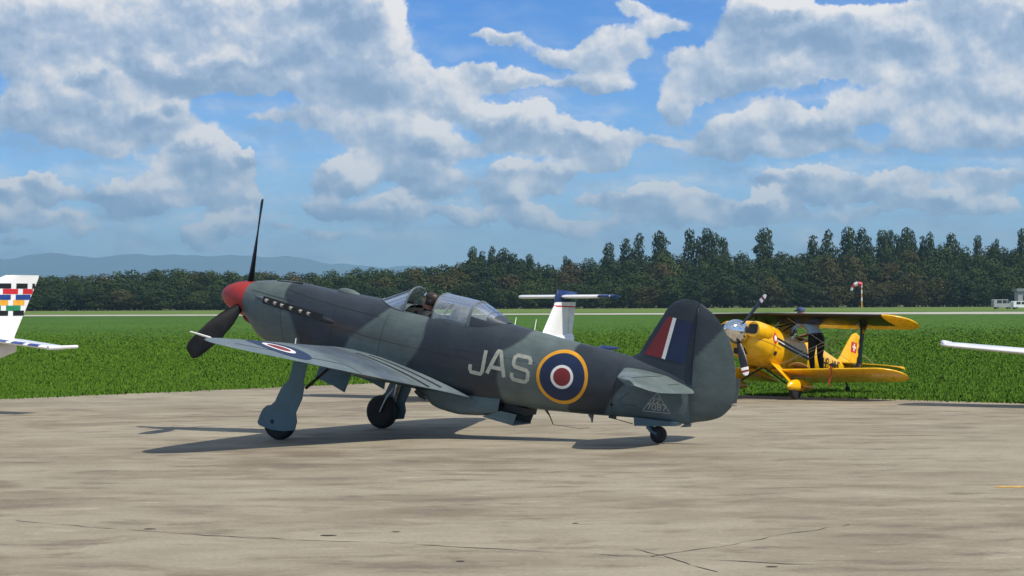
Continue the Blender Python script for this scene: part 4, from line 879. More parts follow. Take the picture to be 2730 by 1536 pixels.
for i in range(len(rs)-1):
    for k in range(28):
        a = math.degrees(2*math.pi*(k+.5)/28); a = min(a, 360-a); zf = i
        if a > 62 or i >= 5: fc.append((i*28+k, i*28+(k+1) % 28, (i+1)*28+(k+1) % 28, (i+1)*28+k))
mb.add(V, fc); mb.build('helmet', M['leather'], pilot, angle=None)
for s_ in (1, -1):
    mb = MB(); mb.lathe([(0, .045), (.018, .042), (.026, .02)], (-.005, .080*s_, .648), (0, s_, 0), 18); mb.build('ear_cup', M['overall'], pilot)
    mb = MB(); mb.lathe([(-.01, .034), (.012, .034), (.018, .024), (.018, .001)], (.092, .034*s_, .735), (1, .25*s_, .35), 18); mb.build('goggle', M['chrome'], pilot)
mb = MB(); mb.tube([(.085*math.cos(a)+.012, .085*math.sin(a), .725+.01*math.cos(a)) for a in np.linspace(.3, 2*math.pi-.3, 24)], .010, 6); mb.build('goggle_strap', M['overall'], pilot)

# ================================================================== yellow biplane
def frame_of(hx, hy): return math.atan2(hy, hx)
HD = frame_of(-.545, -.84)
BP_O = (5.07, 41.12); BAL = R(13.0)
bp = empty('biplane', (BP_O[0], BP_O[1], 0), (0, -BAL, frame_of(-.643, -.766))); tag(bp, 'yellow aerobatic biplane with chrome spinner and black upper wing on the apron edge', 'biplane')
def b2a(x, y, z): return (x*math.cos(BAL)+z*math.sin(BAL), y, -x*math.sin(BAL)+z*math.cos(BAL))
BX = [1.06, 1.0, .85, .6, .3, -.3, -.75, -1.1, -1.5, -2.05, -2.75, -3.4]
bT = curve(BX, [1.30, 1.37, 1.43, 1.465, 1.47, 1.45, 1.44, 1.50, 1.47, 1.40, 1.32, 1.25]); bB = curve(BX, [.86, .78, .70, .65, .62, .62, .63, .66, .77, .87, 1.0, 1.13])
bW = curve(BX, [.32, .40, .47, .48, .45, .39, .37, .36, .32, .26, .16, .03])
mb = MB(); n = 40; rs = [section(x, bT(x), bB(x), bW(x), (bT(x)+bB(x))/2, 2.5, 2.5, n) for x in np.linspace(1.06, -3.4, 110)]
V = [p for r in rs for p in r]; fc = []
for i in range(len(rs)-1):
    for j in range(n):
        f_ = (i*n+j, i*n+(j+1) % n, (i+1)*n+(j+1) % n, (i+1)*n+j)
        if not all(-1.12 < V[k][0] < -.55 and V[k][2] > 1.38 for k in f_): fc.append(f_)
mb.add(V, fc+[tuple(range(n-1, -1, -1))]); bf = mb.build('fuselage', M['yellow'], bp, angle=50); BBV = BVHTree.FromPolygons(mb.v, mb.f)
bs = lambda x, z: on_side(x, z, 1, .005, BBV)
mb = MB(); mb.box((-.84, 0, 1.14), (.6, .50, .50)); mb.build('cockpit_tub', M['cockpit'], bp, smooth=False)
for s_ in (1, -1):   # cowl cheeks with dark air inlets
    mb = MB(); rs = []
    for t in np.linspace(0, 1, 12):
        x = 1.13-.62*t; r = .185*lin([(0, .82), (.12, 1), (.6, 1.0), (1, .5)], t); rs.append([(x, s_*(.33+.02*t)+r*1.0*math.cos(a), 1.20+r*1.0*math.sin(a)) for a in np.linspace(0, 2*math.pi, 24, endpoint=False)])
    mb.rings(rs); mb.build('cowl_cheek', M['yellow'], bp)
    mb = MB(); mb.add([(1.134, s_*.33+.112*math.copysign(abs(math.cos(a))**.5, math.cos(a)), 1.205+.10*math.copysign(abs(math.sin(a))**.5, math.sin(a))) for a in np.linspace(0, 2*math.pi, 24, endpoint=False)], [tuple(range(24)) if s_ else ()]); mb.build('air_inlet', M['line'], bp, smooth=False)
mb = MB(); mb.box((.98, 0, .80), (.12, .26, .14)); mb.build('lower_inlet', M['line'], bp, smooth=False)
BH = (1.12, 0, 1.13)
mb = MB(); mb.lathe([(0, .240), (.06, .245)]+[(.06+t*.40, .245*math.cos(t*math.pi/2)**.55) for t in np.linspace(.1, .99, 12)]+[(.462, .003)], BH, (1, 0, 0), 36); mb.build('spinner', M['chrome'], bp)
for a in (38, 158, 278):
    o = blade(R(a), 'propeller_blade', (1.21, 0, 1.13), .96, .072, M['black'], bp, 1, 20, 'round')
    rad_ = Vector((0, math.sin(R(a)), math.cos(R(a))))
    for r0, r1, m_ in ((.78, .84, 'white'), (.84, .885, 'redmark'), (.885, .955, 'white')):
        rs = []; tan = Vector((0, math.cos(R(a)), -math.sin(R(a)))); ax = Vector((1, 0, 0))
        for r in np.linspace(r0, r1, 5):
            t = (r-.1)/.86; c_ = .072*lin([(.55, 1.05), (.8, 1.0), (.93, .88), (.98, .55), (1, .2)], t)*1.03+.002; th = .072*lin([(.6, .09), (1, .04)], t)+.003; be = R(20+24*(1-t)); ch = tan*math.cos(be)+ax*math.sin(be); nn = rad_.cross(ch); cp = Vector((1.21, 0, 1.13))+rad_*r
            rs.append([cp+ch*c_*math.cos(q)+nn*th*math.sin(q) for q in np.linspace(0, 2*math.pi, 14, endpoint=False)])
        mb = MB(); mb.rings(rs); mb.build('tip_band', M[m_], o)
INC = math.tan(R(4.0))
def bwing(le0, te0, z0, span, sweep, dih, s_, names, ailz, black_top_shade):
    rs = []; ys = list(np.linspace(.0 if z0 > 1.2 else .2, span-.42, 18))+[span-.3, span-.2, span-.12, span-.06, span-.02, span]
    for y in ys:
        k = max(0, (y-(span-.42))/.42); le = le0-sweep*y-.52*(1-math.sqrt(max(1-k*k, 0))); te = te0-sweep*y+.30*(1-math.sqrt(max(1-k*k, 0)))
        if le-te < .05: te = le-.05
        c_ = le-te; t = .115*min(c_, 1.0); z = z0+dih*y; r = []
        for i in range(len(AX)-1, -1, -1): r.append((le-AX[i]*c_, y*s_, z+AT[i]*t-AX[i]*c_*INC))
        for i in range(1, len(AX)-1): r.append((le-AX[i]*c_, y*s_, z-AT[i]*t*.8-AX[i]*c_*INC))
        rs.append(r if s_ > 0 else r[::-1])
    mb = MB(); mb.rings(rs)
    # colour by place: upper wing top black, underside's front shade painted black, yellow elsewhere
    o = mb.build('wing', [M['yellow'], M['black']], bp, angle=40)
    if black_top_shade:
        idx = []
        for p in o.data.polygons:
            y = abs(p.center.y); ch = (le0-sweep*y-p.center.x); idx.append(1 if (y < span-.46 and (p.normal.z > -.05 or ch < .66)) else 0)
        o.data.polygons.foreach_set('material_index', idx)
    return o, BVHTree.FromPolygons(mb.v, mb.f)
UL, UT, UZ = .22, -.80, 1.72
for s_ in (1, -1):
    uw, _ = bwing(UL, UT, UZ, 2.98, .06, 0., s_, 'upper', 0, True)
    lw, LBV = bwing(.10, -.90, .57, 2.92, 0.0, .03, s_, 'lower', 0, False)
    mb = MB(); pr = [(1.0, .10), (.8, .07), (.55, .065), (.3, .075), (.12, .12), (0, .20)]; rs = []
    lo, up_ = Vector((-.32, 1.96*s_, .57+.03*1.96+.02)), Vector((-.30, 1.96*s_, UZ-.03))
    for t, w in pr[::-1]: p = lo.lerp(up_, t); w = w if t < .5 else lin([(.5, .065), (.8, .09), (1, .22)], t); rs.append([p+Vector((w*math.cos(a), .016*math.sin(a), 0)) for a in np.linspace(0, 2*math.pi, 16, endpoint=False)])
    mb.rings(rs); ist = mb.build('interplane_strut', M['black'], bp)
    def on_strut(x, z): return (x, 1.96*s_+.019*s_, z)
    decal('strut_lettering', glyph('S', -.27, 1.44, .05, .06, .012)+glyph('E', -.33, 1.44, .05, .06, .012)+glyph('G', -.28, .74, .05, .06, .012)+glyph('E', -.34, .74, .05, .06, .012), M['ring'], ist, on_strut)
    for a, b in (((.25, .24, 1.42), (.05, .34, UZ-.02)), ((-.05, .28, 1.42), (-.45, .34, UZ-.04)), ((.25, .24, 1.42), (-.45, .34, UZ-.04)), ((-.40, .28, 1.40), (-.46, .34, UZ-.04))):
        mb = MB(); mb.tube([(a[0], a[1]*s_, a[2]), (b[0], b[1]*s_, b[2])], .014, 8); mb.build('cabane_strut', M['black'], bp)
    for a, b in (((.1, .40, .70), (-.25, 2.05, UZ-.03)), ((.05, .35, UZ-.02), (-.25, 2.05, .70)), ((-.4, .40, .70), (-.35, 2.05, UZ-.03)), ((.0, .4, .72), (-.45, 2.08, UZ-.04))):
        mb = MB(); mb.tube([(a[0], a[1]*s_, a[2]), (b[0], b[1]*s_, b[2])], .005, 6); mb.build('flying_wire', M['steel'], bp)
    # gear
    wx, _, wz = b2a(.02, 0, .20); wy = .80*s_
    mb = MB(); mb.lathe([(-.055, .08), (-.06, .14), (-.04, .185), (0, .20), (.04, .185), (.06, .14), (.055, .08)], (wx, wy, wz), (0, 1, 0), 28); wt = mb.build('wheel', M['rubber'], bp)
    mb = MB(); rs = []
    d0 = Vector(b2a(1, 0, 0)); u0 = Vector(b2a(0, 0, 1)); cc = Vector((wx, wy, wz))
    for t in np.linspace(0, 1, 14):
        r = 1.22*(t**.5)*(1-t)**.8+.015; x = .31-1.05*t
        rs.append([cc+d0*x+u0*(.075-.06*t+.29*r*math.sin(a)*(1 if math.sin(a) > 0 else .62))+Vector((0, .21*r*math.cos(a), 0)) for a in np.linspace(0, 2*math.pi, 20, endpoint=False)])
    mb.rings(rs); sp = mb.build('wheel_spat', M['yellow'], bp); SBV = BVHTree.FromPolygons(mb.v, mb.f)
    if s_ > 0:
        pj = lambda x, z: on_side(x, z, 1, .004, SBV); c2 = cc+d0*(-.07)+u0*.06
        decal('spat_emblem', [quad2((c2.x+.045, c2.z), (c2.x, c2.z+.05), (c2.x-.045, c2.z), (c2.x, c2.z-.05))], M['pred'], sp, pj)
        decal('spat_lettering', [stroke([(c2.x-.07, c2.z-.005), (c2.x-.30, c2.z+.01)], .02, .02), stroke([(c2.x-.09, c2.z-.045), (c2.x-.33, c2.z-.02)], .016, .02)], M['black'], sp, pj)
    mb = MB(); mb.add([(.36, .28*s_, .72), (-.22, .28*s_, .72), (wx-.05, wy-.07*s_, wz+.08), (wx+.10, wy-.07*s_, wz+.10), (.36, .31*s_, .70), (-.22, .31*s_, .70), (wx-.05, wy-.045*s_, wz+.08), (wx+.10, wy-.045*s_, wz+.10)], [(0, 1, 2, 3), (7, 6, 5, 4), (0, 4, 5, 1), (1, 5, 6, 2), (2, 6, 7, 3), (3, 7, 4, 0)]); mb.build('gear_leg', M['yellow'], bp, smooth=False)
    mb = MB(); mb.tube([(wx+.02, wy-.06*s_, wz+.03), (.1, 0.02*s_, .62)], .018, 8); mb.build('gear_strut', M['black'], bp)
    # tailplane
    rs = []
    for y in list(np.linspace(.05, 1.05, 10))+[1.15, 1.22, 1.27, 1.30]:
        k = max(0, (y-1.0)/.3); le = -2.65-.30*y-.22*(1-math.sqrt(max(1-k*k, 0))); te = -3.55+.06*y+.25*(1-math.sqrt(max(1-k*k, 0))); c_ = max(le-te, .05)
        r = [(le-u*c_, y*s_, 1.31+.028*math.sin(math.pi*min(u+.08, 1))**.7) for u in np.linspace(0, 1, 9)]; r += [(p[0], p[1], 2.62-p[2]) for p in r[::-1]]; rs.append(r if s_ > 0 else r[::-1])
    mb = MB(); mb.rings(rs); mb.build('tailplane', M['yellow'], bp)
    mb = MB(); mb.tube([(-2.95, .85*s_, 1.28), (-3.2, .03, 1.75)], .006, 6); mb.build('tail_wire', M['steel'], bp)
rs = []
for z in list(np.linspace(1.22, 1.98, 14))+[2.03, 2.06, 2.075]:
    le = lin([(1.22, -2.55), (1.40, -2.75), (1.95, -3.12), (2.03, -3.20), (2.075, -3.30)], z); te = lin([(1.22, -3.58), (1.6, -3.68), (1.95, -3.63), (2.03, -3.57), (2.075, -3.40)], z); c_ = le-te
    r = [(le-u*c_, .028*math.sin(math.pi*min(u+.06, 1))**.7, z) for u in np.linspace(0, 1, 11)]; rs.append(r+[(p[0], -p[1], p[2]) for p in r[::-1]])
mb = MB(); mb.rings(rs); bfin = mb.build('fin', M['yellow'], bp); FBV2 = BVHTree.FromPolygons(mb.v, mb.f); f2 = lambda x, z: on_side(x, z, 1, .004, FBV2)
decal('fin_emblem', [quad2((-3.16, 1.86), (-3.38, 1.86), (-3.38, 1.64), (-3.16, 1.64), 4)], M['pred'], bfin, f2)
decal('fin_emblem_mark', [quad2((-3.245, 1.83), (-3.295, 1.83), (-3.295, 1.67), (-3.245, 1.67), 3), quad2((-3.20, 1.775), (-3.34, 1.775), (-3.34, 1.725), (-3.20, 1.725), 3)], M['white'], bfin, lambda x, z: on_side(x, z, 1, .007, FBV2))
chk = []
for i in range(7):
    for j in range(2):
        if (i+j) % 2 == 0: x0 = -3.46-.075*j; z0 = 1.28+.10*i; chk.append(quad2((x0, z0), (x0-.075, z0), (x0-.075, z0+.10), (x0, z0+.10), 2))
decal('rudder_checkers', chk, M['black'], bfin, f2)
decal('side_stripe', [stroke([(.42, 1.17), (-.3, 1.13), (-1.0, 1.10)], .045, .06), stroke([(.36, 1.085), (-.3, 1.055), (-1.0, 1.03)], .045, .06)], M['black'], bf, bs); decal('side_stripe', [stroke([(.40, 1.128), (-.3, 1.092), (-1.0, 1.066)], .022, .06)], M['white'], bf, bs)
decal('nose_emblem', [quad2((.62, 1.15), (.50, 1.29), (.38, 1.15), (.50, 1.01), 6)], M['pred'], bf, bs); decal('nose_emblem_mark', [ring2(.50, 1.15, .001, .06, 16)], M['white'], bf, lambda x, z: on_side(x, z, 1, .008, BBV))
pol = []
for k, ch in enumerate('HB-MUC'): pol += glyph(ch, -1.66-.150*k, 1.00+.012*k, .105, .20, .032, step=.04)
decal('registration', pol, M['black'], bf, bs)
decal('side_hatch', [quad2((.46, .90), (.34, .90), (.34, .82), (.46, .82), 3)], M['line'], bf, bs)
decal('panel_seam', [stroke([(.52, 1.40), (.50, 1.0), (.52, .74)], .010, .05), stroke([(1.0, 1.02), (.52, 1.0), (.2, .98)], .008, .05), stroke([(-.2, 1.40), (-.2, .75)], .008, .05)], M['line'], bf, lambda x, z: on_side(x, z, 1, .003, BBV))
# windscreen, cockpit rim, exhaust, tail wheel
mb = MB(); mb.rings([[(-.42-.02*math.sin(t), .30*math.cos(t), 1.42+.02*math.sin(t)) for t in np.linspace(0, math.pi, 15)], [(-.60, .26*math.cos(t), 1.43+.22*math.sin(t)**.8) for t in np.linspace(0, math.pi, 15)]], closed=False); mb.build('windscreen', M['glass'], bp, angle=None)
mb = MB(); mb.tube([(-.60, .26*math.cos(t), 1.43+.22*math.sin(t)**.8) for t in np.linspace(0, math.pi, 15)], .008, 6); mb.build('windscreen_frame', M['black'], bp)
mb = MB(); mb.tube([(-.58, .27, 1.41), (-.85, .31, 1.41), (-1.10, .25, 1.45), (-1.14, 0, 1.50), (-1.10, -.25, 1.45), (-.85, -.31, 1.41), (-.58, -.27, 1.41)], .02, 8); mb.build('cockpit_rim', M['tan'], bp)
tx, _, tz = b2a(-3.35, 0, .075)
mb = MB(); mb.lathe([(-.025, .03), (-.03, .06), (0, .075), (.03, .06), (.025, .03)], (tx, 0, tz), (0, 1, 0), 20); mb.build('tail_wheel', M['rubber'], bp)
mb = MB(); mb.tube([(-2.85, 0, 1.05), (-3.12, 0, .98), (tx+.03, 0, tz+.08), (tx, .035, tz)], [.022, .018, .018, .012], 8); mb.build('tail_spring', M['darkmetal'], bp)
def top_l(x, y): h = LBVp.ray_cast(Vector((x, y, 3)), Vector((0, 0, -1))); return h[0].z if h[0] is not None else .7
# a canvas flap and a pitot cover with its ribbon lie on the port lower wing
def bw(x, y, z): return bp.matrix_basis @ Vector((x, y, z))
mats_ = Matrix.Translation(bp.location) @ bp.rotation_euler.to_matrix().to_4x4()
cv = empty('canvas_mat', (0, 0, 0)); cv.matrix_world = mats_; tag(cv, 'tan canvas mat lying on the yellow biplane\'s lower wing by the man\'s feet', 'mat')
mb = MB(); rs = []
for u in np.linspace(0, 1, 9): rs.append([(.04-.62*v+.02*math.sin(u*5), .55+.42*u, .675-.62*v*INC+.03*math.sin(v*6+u*3)+.04*(1-v)*math.sin(u*3)) for v in np.linspace(0, 1, 9)])
mb.rings(rs, closed=False); cvm = mb.build('canvas', M['tan'], cv, angle=None); sm = cvm.modifiers.new('s', 'SOLIDIFY'); sm.thickness = .012
rb = empty('pitot_cover', (0, 0, 0)); rb.matrix_world = mats_; tag(rb, 'black pitot cover with red ribbon hanging from the yellow biplane\'s lower wing', 'pitot cover')
mb = MB(); mb.tube([(.02, 1.62, .70), (.16, 1.62, .69), (.22, 1.62, .685)], [.045, .04, .02], 10); mb.build('cover', M['black'], rb)
mb = MB(); rs = []
for t in np.linspace(0, 1, 14): rs.append([(.19-.10*t+.02*math.sin(t*9), 1.60+k*.035+.03*math.sin(t*6), .68-.40*t) for k in (0, 1)])
mb.rings(rs, closed=False); rbm = mb.build('ribbon', M['ribbon'], rb, angle=None); sm = rbm.modifiers.new('s', 'SOLIDIFY'); sm.thickness = .004

# ------------------------------------------------------------------ man leaning into the biplane's cockpit
def man():
    o0 = Vector((6.20, 41.32, 0)); f = Vector((-.50, .866, 0)); r = Vector((.866, .50, 0)); u = Vector((0, 0, 1))
    P_ = lambda a, b, z: o0+f*a+r*b+u*z
    J = [('pelvis', P_(0, 0, 1.30), .135), ('belly', P_(.10, 0, 1.42), .13), ('chest', P_(.27, 0, 1.555), .14), ('upper', P_(.36, 0, 1.60), .10), ('neck', P_(.42, 0, 1.635), .052), ('jaw', P_(.475, 0, 1.665), .072), ('head', P_(.50, 0, 1.745), .088), ('crown', P_(.51, 0, 1.79), .07)]
    E = [(0, 1), (1, 2), (2, 3), (3, 4), (4, 5), (5, 6), (6, 7)]; R_ = [j[2] for j in J]; V = [j[1] for j in J]
    def add(par, pts):
        k = par
        for p, rad in pts: V.append(p); R_.append(rad); E.append((k, len(V)-1)); k = len(V)-1
        return k
    for s_ in (1, -1):
        add(0, [(P_(-.01, .10*s_, 1.22), .105), (P_(.0, .11*s_, 1.02), .085), (P_(.02, .11*s_, .86), .066), (P_(-.01, .115*s_, .70), .060), (P_(-.03, .12*s_, .56), .044), (P_(.05, .13*s_, .53), .042), (P_(.13, .135*s_, .52), .032)])
        h = add(2, [(P_(.29, .17*s_, 1.57), .078), (P_(.38, .24*s_, 1.44), .056), (P_(.46, .25*s_, 1.33), .047), (P_(.58, .20*s_, 1.27), .038), (P_(.66, .16*s_, 1.25), .030), (P_(.71, .15*s_, 1.245), .034)])
        for k in range(4): b = -.024+.016*k; L = (.045, .055, .052, .04)[k]; add(h, [(P_(.75, .15*s_+b, 1.245), .010), (P_(.75+L*.6, .15*s_+b*1.1, 1.235), .009), (P_(.75+L, .15*s_+b*1.1, 1.215), .008)])
        add(h-1, [(P_(.70, .12*s_, 1.235), .011), (P_(.74, .105*s_, 1.225), .009)])
    me = bpy.data.meshes.new('body'); me.from_pydata([tuple(v) for v in V], E, []); o = bpy.data.objects.new('body', me); C.objects.link(o)
    sk = o.modifiers.new('skin', 'SKIN'); sk.use_smooth_shade = True; ss = o.modifiers.new('sub', 'SUBSURF'); ss.levels = 2; ss.render_levels = 2
    for i, d in enumerate(me.skin_vertices[0].data): d.radius = (R_[i], R_[i]*(.85 if i in (0, 1, 2) else 1)); d.use_root = (i == 0)
    dg = bpy.context.evaluated_depsgraph_get(); m2 = bpy.data.meshes.new_from_object(o.evaluated_get(dg)); bpy.data.objects.remove(o)
    m2.materials.clear()
    for m_ in (M['trousers'], M['shirt'], M['skin']): m2.materials.append(m_)
    idx = []
    for p in m2.polygons:
        c_ = p.center-o0; a = c_.dot(f); z = c_.z
        idx.append(2 if (a > .415 and z > 1.61) or (a > .44 and z < 1.40) else 1 if z > 1.315 or (a > .3 and z > 1.2) else 0)
    m2.polygons.foreach_set('material_index', idx); m2.shade_smooth()
    e_ = empty('person', o0+u*.40); tag(e_, 'person in blue shirt, dark trousers and cap leaning into the yellow biplane\'s cockpit', 'person')
    b = bpy.data.objects.new('body', m2); C.objects.link(b); b.parent = e_; b.matrix_parent_inverse = Matrix.Translation(-(o0+u*.40))
    mb = MB(); hc = P_(.505, 0, 1.775); rs = []
    for t in np.linspace(0, 1, 8): rs.append([hc+f*.105*math.cos(t*1.5)*math.cos(a)+r*.092*math.cos(t*1.5)*math.sin(a)+u*(.085*math.sin(t*1.5)) for a in np.linspace(0, 2*math.pi, 20, endpoint=False)])
    mb.rings(rs); brim = [hc+f*(.09+.09*math.cos(a))+r*.075*math.sin(a)+u*(.008-.02*math.cos(a)) for a in np.linspace(-1.57, 1.57, 12)]; brim2 = [p+u*.008 for p in brim]; n_ = 12
    mb.add(brim+brim2, [tuple(range(n_)), tuple(range(2*n_-1, n_-1, -1))]+[(i, i+1, i+1+n_, i+n_) for i in range(n_-1)]); cp = mb.build('cap', M['cap'], e_); cp.matrix_parent_inverse = Matrix.Translation(-(o0+u*.40))
    mb = MB(); mb.tube([P_(.135*math.cos(a), .135*math.sin(a), 1.315+.03*math.cos(a)) for a in np.linspace(0, 2*math.pi, 24)], .018, 6); bl_ = mb.build('belt', M['black'], e_); bl_.matrix_parent_inverse = Matrix.Translation(-(o0+u*.40))
    for s_ in (1, -1):
        mb = MB(); mb.tube([P_(-.09, .12*s_, .53), (P_(.0, .122*s_, .535)), P_(.10, .132*s_, .525), P_(.20, .14*s_, .51)], [.040, .052, .048, .028], 10); sh_ = mb.build('shoe', M['black'], e_); sh_.matrix_parent_inverse = Matrix.Translation(-(o0+u*.40))
man()

# ================================================================== other light aircraft parked in the row
def light_plane(label, org, span, T=False, group=None, wing_z0=.78, dih=.085, tip=None, roof=1.52, nose=1.7, tail=-4.15, blue_wing=False):
    e_ = empty('light_aircraft', (org[0], org[1], 0), (0, 0, HD)); tag(e_, label, 'light aircraft')
    X = [nose, nose-.1, nose-.5, nose-1.1, .2, -.4, -1.1, -2.2, -3.3, tail]
    zt = curve(X, [1.0, 1.1, 1.18, 1.22, roof, roof+.02, roof-.05, 1.30, 1.26, 1.33 if not T else 1.28]); zb = curve(X, [.82, .72, .62, .56, .52, .52, .55, .70, .88, 1.10 if not T else 1.02]); w = curve(X, [.12, .28, .42, .50, .54, .53, .46, .28, .15, .05])
    mb = MB(); mb.rings([section(x, zt(x), zb(x), w(x), (zt(x)*.45+zb(x)*.55), 2.4, 2.3, 32) for x in np.linspace(nose, tail, 70)]); fu = mb.build('fuselage', M['pwhite'], e_); bv = BVHTree.FromPolygons(mb.v, mb.f)
    for s_ in (1, -1):
        for q in (((.55, 1.24), (.0, 1.24), (.0, roof-.09), (.28, roof-.12)), ((-.06, 1.24), (-.75, 1.24), (-.70, roof-.11), (-.06, roof-.09))): decal('cabin_window', [quad2(*q)], M['window'], fu, lambda x, z: on_side(x, z, s_, .006, bv))
        rs = []
        for y in list(np.linspace(.3, span-.25, 12))+[span-.15, span-.07, span-.02, span]:
            k = max(0, (y-(span-.3))/.3); le = .75-.02*y-.30*(1-math.sqrt(max(1-k*k, 0))); te = -.55+.035*y+.22*(1-math.sqrt(max(1-k*k, 0))); c_ = max(le-te, .06); t = .14*min(c_, 1.2)*(1-.3*y/span); z = wing_z0+dih*y; r = []
            for i in range(len(AX)-1, -1, -1): r.append((le-AX[i]*c_, y*s_, z+AT[i]*t))
            for i in range(1, len(AX)-1): r.append((le-AX[i]*c_, y*s_, z-AT[i]*t*.8))
            rs.append(r if s_ > 0 else r[::-1])
        mb = MB(); mb.rings(rs); wg = mb.build('wing', [M['pwhite'], M['pnavy']], e_)
        if blue_wing: wg.data.polygons.foreach_set('material_index', [1 if abs(p.center.y) > span-1.25 else 0 for p in wg.data.polygons])
        mb = MB(); mb.tube([(.62, (span-.16)*s_, wing_z0+dih*span+.0), (.40, (span-.05)*s_, wing_z0+dih*span+.02), (-.1, (span-.02)*s_, wing_z0+dih*span+.01)], [.02, .06, .03], 10); mb.build('wing_tip_fairing', M['pnavy'] if blue_wing else M['pwhite'], wg)
        mb = MB(); mb.tube([(-.28, 1.1*s_, wing_z0+.02), (-.30, 1.15*s_, .25)], [.035, .025], 10); mb.build('gear_leg', M['steel'], e_)
        mb = MB(); mb.lathe([(-.06, .06), (-.065, .12), (-.04, .18), (0, .195), (.04, .18), (.065, .12), (.06, .06)], (-.30, 1.22*s_, .195), (0, 1, 0), 26); mb.build('wheel', M['rubber'], e_)
        # tailplane
        zz = 2.10 if T else 1.33; hs = 1.22 if T else 1.32; rs = []
        x0, x1 = (tail+.55, tail-.22) if T else (tail+.62, tail-.22)
        for y in list(np.linspace(.03, hs-.15, 8))+[hs-.08, hs-.03, hs]:
            k = max(0, (y-(hs-.2))/.2); le = x0-.10*y-.16*(1-math.sqrt(max(1-k*k, 0))); te = x1+.03*y+.12*(1-math.sqrt(max(1-k*k, 0))); c_ = max(le-te, .05); r = []
            for i in range(len(AX)-1, -1, -1): r.append((le-AX[i]*c_, y*s_, zz-(0 if T else .10*y)+AT[i]*.085))
            for i in range(1, len(AX)-1): r.append((le-AX[i]*c_, y*s_, zz-(0 if T else .10*y)-AT[i]*.085))
            rs.append(r if s_ > 0 else r[::-1])
        mb = MB(); mb.rings(rs); tp = mb.build('tailplane', [M['pwhite'], M['pnavy']], e_); tbv = BVHTree.FromPolygons(mb.v, mb.f)
        if T: tp.data.polygons.foreach_set('material_index', [1 if abs(p.center.y) > .88 and s_ > 0 else 0 for p in tp.data.polygons])
        else:
            def ont(x, y): h = tbv.ray_cast(Vector((x, y, 4)), Vector((0, 0, -1))); return (x, y, (h[0].z if h[0] is not None else zz)+.004)
            def onle(y, v): 
                x = x0-.10*y; h = tbv.ray_cast(Vector((x+1, y, zz-.10*abs(y)+v)), Vector((-1, 0, 0))); p = h[0] if h[0] is not None else Vector((x, y, zz-.10*abs(y)+v)); return (p.x+.004, y, p.z+.002)
            for y0, y1 in ((.10, .38), (.50, .78), (.88, 1.12)): decal('blue_block', [quad2((y0*s_, .004), (y1*s_, .004), (y1*s_, .036), (y0*s_, .036), 4)], M['pblue'], tp, onle)
            mb = MB(); mb.tube([(x0-.16, hs*s_, zz-(0 if T else .13)), (x1-.02, (hs+.02)*s_, zz-(0 if T else .13)+.01)], [.035, .03], 8); mb.build('horn_balance', M['pwhite'], tp)
    # fin
    Z = [(1.15, tail+1.45, tail+.02), (1.3, tail+1.25, tail), (1.92, tail+.74, tail-.16), (1.98, tail+.72, tail-.165)] if T else [(1.2, tail+1.45, tail+.05), (1.4, tail+1.25, tail), (2.42, tail+.42, tail-.57), (2.48, tail+.34, tail-.60), (2.51, tail+.20, tail-.60)]
    rs = []
    for z in np.linspace(Z[0][0], Z[-1][0], 26):
        le = lin([(a, b) for a, b, c_ in Z], z); te = lin([(a, c_) for a, b, c_ in Z], z); c_ = le-te; r = []
        for i in range(len(AX)-1, -1, -1): r.append((le-AX[i]*c_, AT[i]*.12, z))
        for i in range(1, len(AX)-1): r.append((le-AX[i]*c_, -AT[i]*.12, z))
        rs.append(r)
    mb = MB(); mb.rings(rs); fn_ = mb.build('fin', M['pwhite'], e_); fbv = BVHTree.FromPolygons(mb.v, mb.f); fp = lambda x, z: on_side(x, z, 1, .004, fbv)
    if T:
        rs = []
        for z in np.linspace(1.985, 2.20, 8):
            h_ = (z-1.985)/.215; le = tail+.74-.12*h_; te = tail-.20-.02*h_; t = .12*(1 if z < 2.14 else .7)+.03*math.sin(math.pi*h_); c_ = le-te; r = []
            for i in range(len(AX)-1, -1, -1): r.append((le-AX[i]*c_, AT[i]*t, z+.05*h_*(1-AX[i])))
            for i in range(1, len(AX)-1): r.append((le-AX[i]*c_, -AT[i]*t, z+.05*h_*(1-AX[i])))
            rs.append(r)
        mb = MB(); mb.rings(rs); mb.build('fin_cap', M['pnavy'], fn_)
        for s_ in (1, -1): decal('trim_line', [stroke([(tail+.78, 1.895), (tail-.15, 1.87)], .03, .06)], M['pred'], fn_, lambda x, z: on_side(x, z, s_, .004, fbv)); decal('rudder_seam', [stroke([(tail+.18, 1.86), (tail+.20, 1.3)], .012, .05)], M['huts'], fn_, lambda x, z: on_side(x, z, s_, .004, fbv))
        for x, z0, z1 in ((-1.75, 1.32, 1.66), (-2.55, 1.24, 1.61)): mb = MB(); mb.tube([(x, 0, z0), (x-.12, 0, z1)], [.012, .008], 8); mb.build('whip_antenna', M['pwhite'], e_)
        for x in (.0,): decal('fuselage_stripe', [stroke([(1.4, 1.0), (0, 1.0), (-2, 1.05), (-3.6, 1.12)], .07, .1)], M['pnavy'], fu, lambda x, z: on_side(x, z, 1, .004, bv))
    else:
        rows = [(2.31, 'black'), (2.21, 'pred'), (2.105, 'pblue'), (2.005, 'porange'), (1.905, 'pgreen'), (1.815, 'black')]
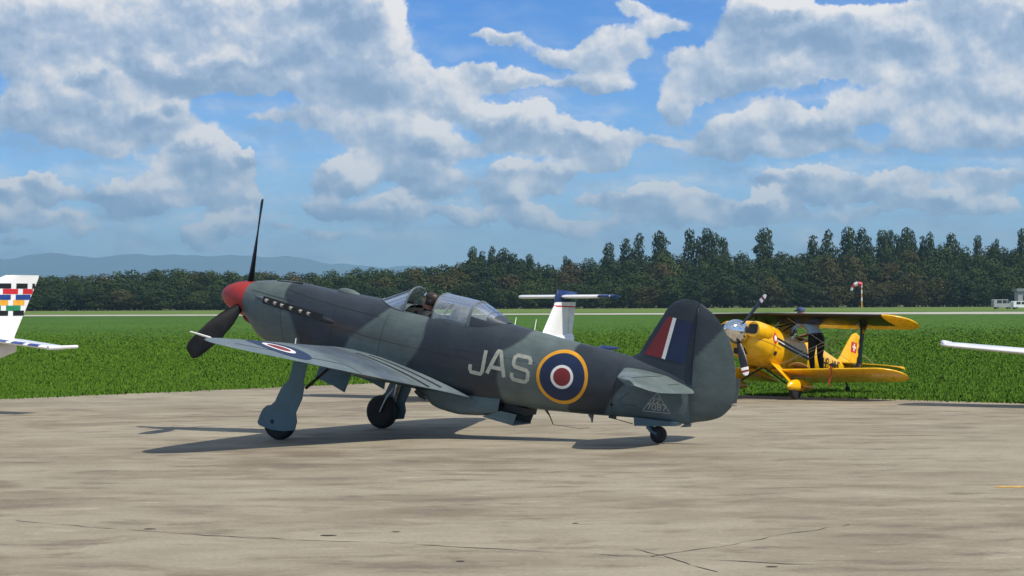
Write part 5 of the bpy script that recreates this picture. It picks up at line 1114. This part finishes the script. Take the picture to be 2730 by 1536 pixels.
        for ri, (z, m_) in enumerate(rows):
            le = lin([(a, b) for a, b, c_ in Z], z)-.07; te = lin([(a, c_) for a, b, c_ in Z], z)+.01; x = le-.18*(ri % 2); first = True
            while x > te+.03:
                x1_ = max(x-.30-.08*((ri*7) % 3), te); decal('colour_block', [quad2((x, z-.047), (x1_, z-.047), (x1_, z+.047), (x, z+.047), 5)], M[m_], fn_, fp); x = x1_-.13
    mb = MB(); mb.tube([(1.2, 0, .66), (1.22, 0, .25)], [.03, .025], 10); mb.build('gear_leg', M['steel'], e_)
    mb = MB(); mb.lathe([(-.05, .05), (-.055, .10), (-.03, .15), (0, .165), (.03, .15), (.055, .10), (.05, .05)], (1.22, 0, .165), (0, 1, 0), 24); mb.build('wheel', M['rubber'], e_)
    mb = MB(); mb.lathe([(0, .12), (.03, .12), (.12, .09), (.22, .005)], (nose, 0, .93), (1, 0, 0), 24); mb.build('spinner', M['pwhite'], e_)
    for a in (75, 255): blade(R(a), 'propeller_blade', (nose+.06, 0, .93), .86, .07, M['black'], e_, 1, 18, 'round')
    return e_
light_plane('white light aircraft with rows of coloured blocks on its tail fin', (-11.34, 33.5), 3.55)
light_plane('white T-tailed light aircraft with navy fin cap and navy wing tips', (-.93, 41.5), 3.5, T=True, blue_wing=True, roof=1.42, wing_z0=.76)
light_plane('plain white low-wing light aircraft parked next to the yellow biplane', (11.75, 36.15), 4.15, wing_z0=.82, dih=.080)

# ------------------------------------------------------------------ haze
def haze():
    mb = MB(); x0, x1, y0, y1, z0, z1 = -17000, 17000, -3500, 28000, -1.5, 850
    mb.box(((x0+x1)/2, (y0+y1)/2, (z0+z1)/2), (x1-x0, y1-y0, z1-z0)); m_ = bpy.data.materials.new('haze'); m_.use_nodes = True; t = NT(m_.node_tree); t.n.clear()
    out = t.new('ShaderNodeOutputMaterial'); pv = t.new('ShaderNodeVolumePrincipled'); pv.inputs['Color'].default_value = (.46, .78, 1.0, 1); pv.inputs['Density'].default_value = 7e-5; pv.inputs['Anisotropy'].default_value = .2
    t.l.new(pv.outputs[0], out.inputs['Volume']); o = mb.build('haze', m_, smooth=False); tag(o, kind='stuff'); o['label'] = 'pale blue haze in the air over the airfield'; o['category'] = 'haze'
haze()
